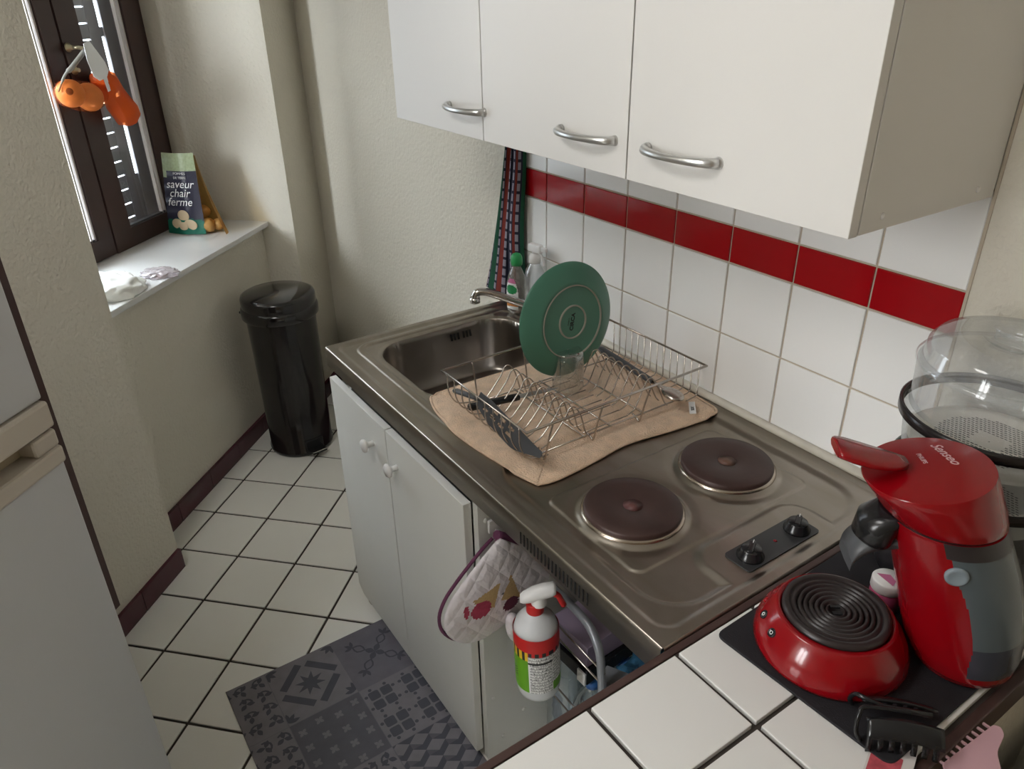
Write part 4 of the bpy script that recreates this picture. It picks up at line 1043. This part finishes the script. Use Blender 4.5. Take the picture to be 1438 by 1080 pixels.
sy = thing('cleaner_spray_bottle', 'white trigger spray bottle with red collar and green and red label before the oven mitt', 'spray bottle', (.822,-.514,.344))
mb = MB(); RS = Mrot(x=.02, y=-.03)
prof = [(.034,0),(.041,.006),(.0442,.016),(.0450,.04),(.0450,.150),(.0442,.168),(.039,.186),(.028,.200),(.0175,.208),(.016,.212)]
mb.lathe(prof, mat('white_bottle', (.66,.67,.68), .25), (0,0,0), 64, RS); mb.build('body', sy)
mb = MB(); N = 180; NZ = 56
lc = {'r': mat('label_signal_red', (.55,.012,.012), .4), 'y': mat('label_yellow', (.75,.50,.02), .4), 'k': mat('label_black', (.015,.015,.015), .4), 'g': mat('label_leaf_green', (.13,.36,.015), .4), 's': mat('label_grey_text_block', (.40,.40,.39), .5), 'w': M_WHITE}
txt = random.Random(5)
tx_rows = {}
for k in range(NZ):
    z0, z1 = .032+.140*k/NZ, .032+.140*(k+1)/NZ; z = (z0+z1)/2
    for j in range(N):
        q = 360*j/N
        # angle seen from the camera: its direction is about -36 degrees
        d = (q+36+540) % 360-180
        if z > .140: c = 'r'
        elif z > .118:
            if d < -22: c = 'y' if int((q*.9+z*0)//8) % 2 else 'k'
            elif z > .130: c = 'r' if (int(q*.9)//8) % 2 else 'k'
            else: c = 's'
        elif d < -22: c = 'g'
        elif d < 42: c = 's' if -20 < d < 40 and not (abs(z-.112) < .0016) else ('k' if abs(z-.112) < .0016 else 'w')
        elif z < .055: c = 'g'
        else: c = 's' if d < 90 else 'g'
        if c == 's' and k % 3 == 1 and txt.random() < .72: c = 'w'
        if c == 's' and k % 3 == 0 and txt.random() < .35: c = 'k' if txt.random() < .2 else 'w'
        if c == 'g' and -78 < d < -58 and .060 < z < .085 and (k*3+j) % 5 < 2: c = 'k'
        r = .0456
        def cp(qq, zz_): return RS @ Vector((r*math.cos(math.radians(qq)), r*math.sin(math.radians(qq)), zz_))
        mb.add([cp(q,z0),cp(q+360/N,z0),cp(q+360/N,z1),cp(q,z1)], [[0,1,2,3]], lc[c], True)
mb.build('label', sy)
mb = MB(); mb.lathe([(.0165,.206),(.0172,.209),(.0172,.228),(.0155,.231)], lc['r'], (0,0,0), 36, RS); mb.build('collar', sy)
mb = MB(); hdir = Mrot(z=1.0)
sec = [(-.028,.010,.012,.252),(-.020,.012,.017,.252),(0,.0135,.019,.256),(.022,.013,.015,.262),(.040,.011,.010,.266),(.048,.009,.007,.267)]
sec = [(-.036,.008,.008,.243),(-.030,.012,.012,.245),(-.012,.0145,.017,.252),(.010,.015,.016,.260),(.026,.0145,.014,.264),(.032,.012,.011,.265)]
mb.loft([[hdir @ Vector((s, w*math.cos(q), z+h*math.sin(q))) for q in [2*PI*k/20 for k in range(20)]] for s, w, h, z in sec], M_WHITE)
mb.lathe([(.015,.229),(.014,.250)], M_WHITE, (0,0,0), 28, cap=(False, False)); mb.build('spray_head', sy)
mb = MB(); mb.tube([hdir @ Vector(p) for p in arc([(.022,0,.256),(.036,0,.248),(.042,0,.236),(.048,0,.222)], 4)], .0060, lc['r'], 10); mb.build('trigger', sy)

# folded clothes airer
ar = thing('clothes_airer', 'folded clothes airer with a bent grey tube frame standing under the hotplates', 'clothes airer', (1.0,-.45,0))
M_TUBE = mat('grey_painted_tube', (.23,.24,.26), .32, .3)
mb = MB(); mb.tube(arc([(.770,-.445,.541),(.84,-.446,.542),(.895,-.449,.537),(.930,-.454,.513),(.945,-.458,.475),(.955,-.460,.40),(.975,-.464,.20),(.985,-.466,.009)], 8), .0085, M_TUBE, 14); wb(mb, 'frame', ar)
for dz, y in ((.470,-.455),(.440,-.457),(.300,-.460),(.270,-.462)):
    mb = MB(); mb.tube([(.76,y,dz),(.955,y-.002,dz-.002)], .0020, M_WIRE, 8); wb(mb, 'rail', ar)
# water bottles standing under the hotplates
M_PET = clear('bottle_plastic', (.86,.92,.95), .06, .20, .10, (.35,.45,.52)); M_BCAP = mat('blue_cap', (.03,.12,.35), .4)
proto = None; k = 0
where = ['front left', 'front right']
spots = [(x, y) for y in (-.395,-.305,-.215,-.125) for x in (.762,.852,.942,1.032,1.122)]
for (x, y) in spots:
    if proto is None:
        b = thing('water_bottle', 'empty clear plastic water bottle with a blue cap in the pack standing under the hotplates', 'bottle', (x,y,0), 'water bottles under the hotplates')
        pr = [(.036,0),(.041,.006),(.0425,.02)]
        for q in range(7): pr += [(.0425,.035+q*.024),(.0395,.043+q*.024)]
        pr += [(.0425,.215),(.041,.235),(.030,.268),(.016,.290),(.0135,.296),(.0135,.308)]
        m_ = MB(); m_.lathe(pr, M_PET, (0,0,0), 28, cap=(True, False)); m_.build('body', b)
        m_ = MB(); m_.lathe([(.0155,.300),(.0155,.314),(.001,.316)], M_BCAP, (0,0,0), 20); m_.build('cap', b)
        proto = b
    else:
        b = proto.copy(); COL.objects.link(b); b.location = (x, y, 0)
        for c in proto.children:
            d_ = c.copy(); COL.objects.link(d_); d_.parent = b
ctn = thing('lilac_carton', 'pale lilac carton in a black tray lying on the water bottles under the hob', 'carton', (.790,-.330,.322))
mb = MB(); mb.box((.0,.0,.066), (.115,.170,.055), mat('lilac_card', (.33,.26,.36), .5), Mrot(z=.05), bev=.001); mb.build('box', ctn)
mb = MB(); mb.box((.0,-.0,.018), (.135,.185,.036), M_BLACK, Mrot(z=.05), bev=.002); mb.box((.060,-.094,.018), (.024,.004,.032), M_WHITE, Mrot(z=.05)); mb.build('black_tray', ctn)
bg = thing('blue_plastic_bag', 'crumpled blue plastic bag lying on the water bottles by the half wall', 'bag', (.985,-.310,.318))
mb = MB(); mb.sphere((0,0,.040), .085, mat('blue_film', (.05,.17,.30), .18, bump=.8, bscale=35, bdist=.01), 48, (1.1,1.3,.46), None, .45, 5.); mb.build('film', bg)
br = thing('hand_brush', 'black hand brush with a grey edge lying on the blue plastic bag', 'brush', (.965,-.415,.395))
mb = MB(); mb.box((0,0,.012), (.085,.045,.030), M_BLACK, Mrot(z=.5), bev=.008); mb.build('bristle_block', br)
mb = MB(); mb.box((0,0,.030), (.090,.050,.005), M_TUBE, Mrot(z=.5), bev=.002); mb.build('back', br)

# ------------------------------------------------------------------ on the window sill
A = Vector((-1.345,-.667,SZ)); rr_ = Vector((.69,.72,0)).normalized(); nn_ = Vector((rr_.y,-rr_.x,0))
pb = thing('potato_bag', 'upright bag of potatoes with a dark label on the sill against the window', 'bag of potatoes', A)
PB = basis(rr_, nn_, Vector((0,0,1)))     # x along label, y towards the room, z up
mb = MB(); Hh_, Wb, Wt = .290, .152, .126
cols = {'top': mat('pack_pale_green', (.36,.42,.25), .2, var=.35, vscale=120), 'navy': mat('pack_navy', (.030,.028,.050), .18), 'green': mat('pack_green', (.012,.13,.085), .2)}
def lp_(u, v):  # u 0..1, v 0..1 -> local
    w = Wb+(Wt-Wb)*v; x = .000+.020*v+u*w; y = .0+.012*math.sin(PI*u)-.030*v; return PB @ Vector((x, y, .004+Hh_*v))
NU_, NV_ = 24, 60
for j in range(NV_):
    for i in range(NU_):
        u, v = (i+.5)/NU_, (j+.5)/NV_
        c = 'green' if v < .17+.03*math.sin(u*PI) else ('top' if v > .79 or (v > .70 and u < .14) else 'navy')
        mb.add([lp_(i/NU_,j/NV_),lp_((i+1)/NU_,j/NV_),lp_((i+1)/NU_,(j+1)/NV_),lp_(i/NU_,(j+1)/NV_)], [[0,1,2,3]], cols[c], True)
    # folded side
lab_ = mb.build('printed_label', pb)
mb = MB()
zx = PB @ Vector((1,0,0)); zy = (PB @ Vector((0,-.115,1))).normalized(); zn = zx.cross(zy)
def TM(u, v, dn=.0035): return M4(lp_(u,v)+nn_*dn, zx, zy, nn_)
text_into(mb, 'POMMES', .0125, M_WHITE, TM(.55,.755)); text_into(mb, 'DE TERRE', .0115, M_WHITE, TM(.55,.705))
text_into(mb, 'saveur', .041, M_WHITE, TM(.52,.625), shear=.3); text_into(mb, 'chair', .041, M_WHITE, TM(.48,.515), shear=.3); text_into(mb, 'ferme', .041, M_WHITE, TM(.46,.405), shear=.3)
mb.build('lettering', lab_)
mb = MB(); M_POTP = mat('printed_potato', (.55,.42,.27), .4)
for u, v, r1, r2 in ((.30,.13,.021,.019),(.50,.235,.023,.021),(.66,.12,.027,.020),(.47,.10,.018,.016)):
    mb.sphere(lp_(u,v)+nn_*.0005, 1, M_POTP, 20, (r1,.0022,r2), PB)
mb.build('potato_picture', lab_)
mb = MB(); M_NETAM = clear('amber_net', (.80,.55,.22), .3, .03, .42, (.50,.27,.06))
rings = []
for v in [k/14 for k in range(15)]:
    w = Wb+(Wt-Wb)*v; x0 = .004+.020*v; dpt = .080*(1-v)**.6+.004; ext = .075*(1-v)**1.5
    ring = []
    for q in [k/20 for k in range(21)]:
        a = PI*q; ring.append(PB @ Vector((x0+w/2+(ext/2)+(w/2+ext/2)*math.cos(a), -.004-.030*v-dpt*math.sin(a), .003+Hh_*.97*v)))
    rings.append(ring)
mb.loft(rings, M_NETAM, (False, False), closed=False); mb.build('amber_net', pb)
mb = MB()
M_POT = mat('potato_skin', (.42,.22,.06), .6, var=.2, vscale=30)
pot = None
for k, (x, y, z, r) in enumerate(((.150,-.030,.030,.030),(.090,-.045,.032,.031),(.040,-.042,.030,.030),(.178,-.050,.028,.024),(.120,-.050,.075,.028),(.065,-.045,.082,.028))):
    o = MB().sphere((0,0,0), r, M_POT, 22, (1.15,.85,.88), None, .12, 3.).build('potato', None, tuple(A+PB @ Vector((x, y, z)))); o.rotation_euler = (0, 0, k*1.1)
    lb = ['potato behind the right edge of the dark label, lowest in the amber net','potato hidden low in the middle of the amber net bag','potato low at the left of the amber net bag','potato at the far right tip of the amber net bag','potato resting on the others right of the middle of the net bag','potato resting on the others left of the middle of the net bag'][k]
    tag(o, lb, 'potato', 'potatoes in the amber net bag')
# plastic bags in the sun
wbg = thing('white_plastic_bag', 'crumpled white plastic bag glowing in the sun at the near end of the window sill', 'bag', (-.80,-.985,SZ))
def crumple(name, root, c, r, sc, m_, j, rz=0, seed=0.):
    mb = MB(); mb.sphere((0,0,0), r, m_, 60, sc, Mrot(z=rz), j, 4.)
    mb.v = [(v[0]+c[0], v[1]+c[1], max(.0012, v[2]+c[2])) for v in mb.v]; return mb.build(name, root)
crumple('film', wbg, (0.0,.012,.006), .11, (1.1,1.0,.42), mat('white_film', (.92,.92,.89), .6, bump=.4, bscale=40, bdist=.006), .16, .6)
mb = MB(); mb.prism(rpoly([(-.10,-.08),(.10,-.04),(.11,.05),(-.08,.07)], .03), .0008, .003, mat('yellowish_film', (.42,.42,.16), .4)); mb.build('yellow_rim', wbg)
crb = thing('clear_wrapper', 'small crumpled clear wrapper with a pinkish print on the sill beside the white plastic bag', 'wrapper', (-.860,-.800,SZ))
crumple('film', crb, (0,0,.006), .055, (1.1,.8,.3), clear('wrapper_film', (.95,.95,.97), .25, .08, .45, (.75,.66,.68)), .3, .8)
mb = MB(); mb.lathe([(.026,0),(.024,.0006),(.001,.0006)], mat('wrapper_print', (.55,.30,.28), .5), (0,0,.0006), 20); mb.build('pink_print', crb)

# ------------------------------------------------------------------ onions hanging on the window handle
def WP(t, c, z): x, y = tw(t, c); return Vector((x, y, z))
M_ONION = mat('onion_skin', (.66,.30,.11), .35, var=.3, vscale=22)
COn = -1.99
on = [(.146,1.352,.041,'leftmost golden onion in the red net hanging on the window handle'),(.222,1.332,.043,'second golden onion from the left in the hanging red net, its root end dark'),(.312,1.362,.040,'onion behind the white window tag in the hanging red net'),(.368,1.275,.043,'lowest onion, deep in the bunched orange end of the hanging net')]
for k, (t, z, r, lb) in enumerate(on):
    o = thing('onion', lb, 'onion', WP(t, COn-.0*k, z), 'onions in the hanging net')
    pr = [(.001,-.96),(.15,-.93),(.5,-.83),(.82,-.52),(.985,-.12),(.98,.2),(.80,.56),(.5,.80),(.22,.94),(.10,1.06),(.05,1.16)]
    R3 = basis(wt, Vector((0,0,1)).cross(wt)*-1, Vector((0,0,1))) @ Mrot(x=-1.1+.2*k, y=.25)
    zd = -Vector(((.93,-.12,.22),(.72,-.68,.10),(.6,.3,.7),(.3,.8,-.4))[k]).normalized(); xd = zd.orthogonal().normalized(); RO = basis(xd, zd.cross(xd), zd)
    mb = MB(); mb.lathe([(a*r, b*r) for a, b in pr], M_ONION, (0,0,0), 28, RO); mb.build('bulb', o)
    mb = MB(); mb.sphere(RO @ Vector((0,0,-.93*r)), .0105, mat('root_plate', (.16,.05,.015), .8), 14, (1,1,.45), RO); mb.build('root_end', o)
nb = thing('onion_net', 'red-orange net bag of onions hanging from the window handle by its grey band', 'net bag', WP(.25, COn, 1.33))
M_NET = clear('orange_net', (1.,.80,.62), .4, .01, .10, (.80,.16,.03)); M_NETD = clear('orange_net_dense', (1.,.55,.30), .4, .02, .50, (.85,.13,.02))
def hull(pts, m_, name):
    mb = MB(); rg = []
    P_ = [Vector(p[:3]) for p in pts]
    mb.tube(P_, [p[3] for p in pts], m_, 40)
    if name != 'net': mb.v = [tuple(Vector(v)+noise.noise_vector(Vector(v)*45)*.007) for v in mb.v]
    return wb(mb, name, nb)
def hp_(t, z, r, c=COn): v = WP(t, c, z); return (v.x, v.y, v.z, r)
hull([hp_(.092,1.362,.002),hp_(.100,1.358,.022),hp_(.122,1.354,.038),hp_(.148,1.350,.0435),(hp_(.180,1.340,.044)),hp_(.215,1.333,.046),hp_(.250,1.335,.040),hp_(.275,1.340,.030)], M_NET, 'net')
hull([hp_(.262,1.385,.012),hp_(.285,1.378,.036),hp_(.312,1.362,.044),hp_(.335,1.33,.036),hp_(.352,1.30,.040),hp_(.368,1.275,.047),hp_(.384,1.245,.040),hp_(.392,1.228,.018)], M_NETD, 'bunched_net')
mb = MB(); a_, b_ = WP(.098, COn, 1.362), WP(.232, COn+.03, 1.468)
mb.tube(arc([a_, WP(.135,COn+.01,1.405), WP(.165,COn+.02,1.425), b_], 6), [.0025]*4+[.004]*5+[.007]*10, mat('grey_band', (.33,.32,.29), .6), 8); wb(mb, 'hanging_band', nb)
mb = MB(); tgm = M_WHITE
tp = [(.212,1.487),(.240,1.494),(.288,1.430),(.296,1.404),(.280,1.385),(.244,1.378),(.222,1.392),(.210,1.440)]
v_ = [WP(t, COn+.052, z) for t, z in tp]; v2_ = [p-wn*.0015 for p in v_]; n_ = len(v_)
mb.add(v_+v2_, [list(range(n_)), [n_+i for i in range(n_)][::-1]]+[[i, n_+i, n_+(i+1) % n_, (i+1) % n_] for i in range(n_)], mat('white_tag', (.85,.86,.87), .5)); wb(mb, 'paper_tag', nb)
mb = MB(); v_ = [WP(t, COn+.050, z) for t, z in ((.262,1.384),(.282,1.386),(.284,1.345),(.270,1.342))]
mb.add(v_, [[0,1,2,3]], MATS['white_tag']); wb(mb, 'tag_tail', nb)

# ------------------------------------------------------------------ light
w = D.worlds.new('daylight'); SC.world = w; w.use_nodes = True; nt = w.node_tree
bgn = nt.nodes['Background']; bgn.inputs[0].default_value = (.86,.93,1.0,1); wtc = nt.nodes.new('ShaderNodeTexCoord'); wsp = nt.nodes.new('ShaderNodeSeparateXYZ'); nt.links.new(wtc.outputs['Generated'], wsp.inputs[0])
wmr = nt.nodes.new('ShaderNodeMapRange'); wmr.inputs[1].default_value = .15; wmr.inputs[2].default_value = .95; wmr.inputs[3].default_value = 5.0; wmr.inputs[4].default_value = 48.0; wmr.interpolation_type = 'SMOOTHSTEP'
nt.links.new(wsp.outputs[2], wmr.inputs[0]); nt.links.new(wmr.outputs[0], bgn.inputs[1])
def area(name, loc, target, sx, sy_, power, col):
    l = D.lights.new(name, 'AREA'); l.shape = 'RECTANGLE'; l.size = sx; l.size_y = sy_; l.energy = power; l.color = col
    o = D.objects.new(name, l); COL.objects.link(o); o.location = loc
    o.rotation_euler = (Vector(target)-Vector(loc)).to_track_quat('-Z', 'Y').to_euler(); return o
area('daylight_front_window', ((W2[0]+W2[1])/2,-3.56,(W2[2]+W2[3])/2), ((W2[0]+W2[1])/2,0,(W2[2]+W2[3])/2), W2[1]-W2[0], W2[3]-W2[2], 50, (1,.985,.955))
area('overhead_fill_light', (.75,-1.75,CEIL-.07), (.75,-1.75,0), .55, .55, 15, (1,.985,.96))  # added fill from above to brighten floor and counter, no known lamp
mb = MB(); mb.box((.75,-1.75,CEIL-.03), (.60,.60,.05), M_WHITE, bev=.01); tag(mb.build('fill_light_panel'), 'square white panel, an added unseen housing for the overhead fill light', 'fill light housing')  # invented housing for the overhead fill, out of view
area('reveal_fill_light', tuple(WP(-2.45,-3.55,1.9)), tuple(WP(.69,-1.75,1.35)), 1.1, 1.1, 170, (.88,.94,1))  # added area light outside, imitates bright sky to lift the window reveal
sun = D.lights.new('sun', 'SUN'); sun.energy = 110; sun.angle = .02; sun.color = (1,.95,.86)
so = D.objects.new('sun', sun); COL.objects.link(so)
el = math.radians(66); so.rotation_euler = Vector((.70*math.cos(el), .69*math.cos(el), -math.sin(el))).to_track_quat('-Z', 'Y').to_euler()

# ------------------------------------------------------------------ camera
cam = D.cameras.new('camera'); co = D.objects.new('camera', cam); COL.objects.link(co); SC.camera = co
cam.sensor_fit = 'HORIZONTAL'; cam.sensor_width = 36; cam.lens = 1054.774/1438*36; cam.clip_start = .02
Rm = Matrix([[0.5617838862192701, -0.37683608122339096, 0.7364736472356441], [0.8271299667245854, 0.2730302989005631, -0.49123362469242227], [-0.01596506594288144, 0.8851265580528398, 0.4650764376948937]])
mw = Rm.to_4x4(); mw.translation = Vector((1.6925538624609324, -1.1471628574256318, 1.6111413450194214)); co.matrix_world = mw
SC.view_settings.view_transform = 'Standard'; SC.view_settings.look = 'None'; SC.view_settings.gamma = 1; SC.view_settings.use_curve_mapping = False
SC.view_settings.exposure = -0.07
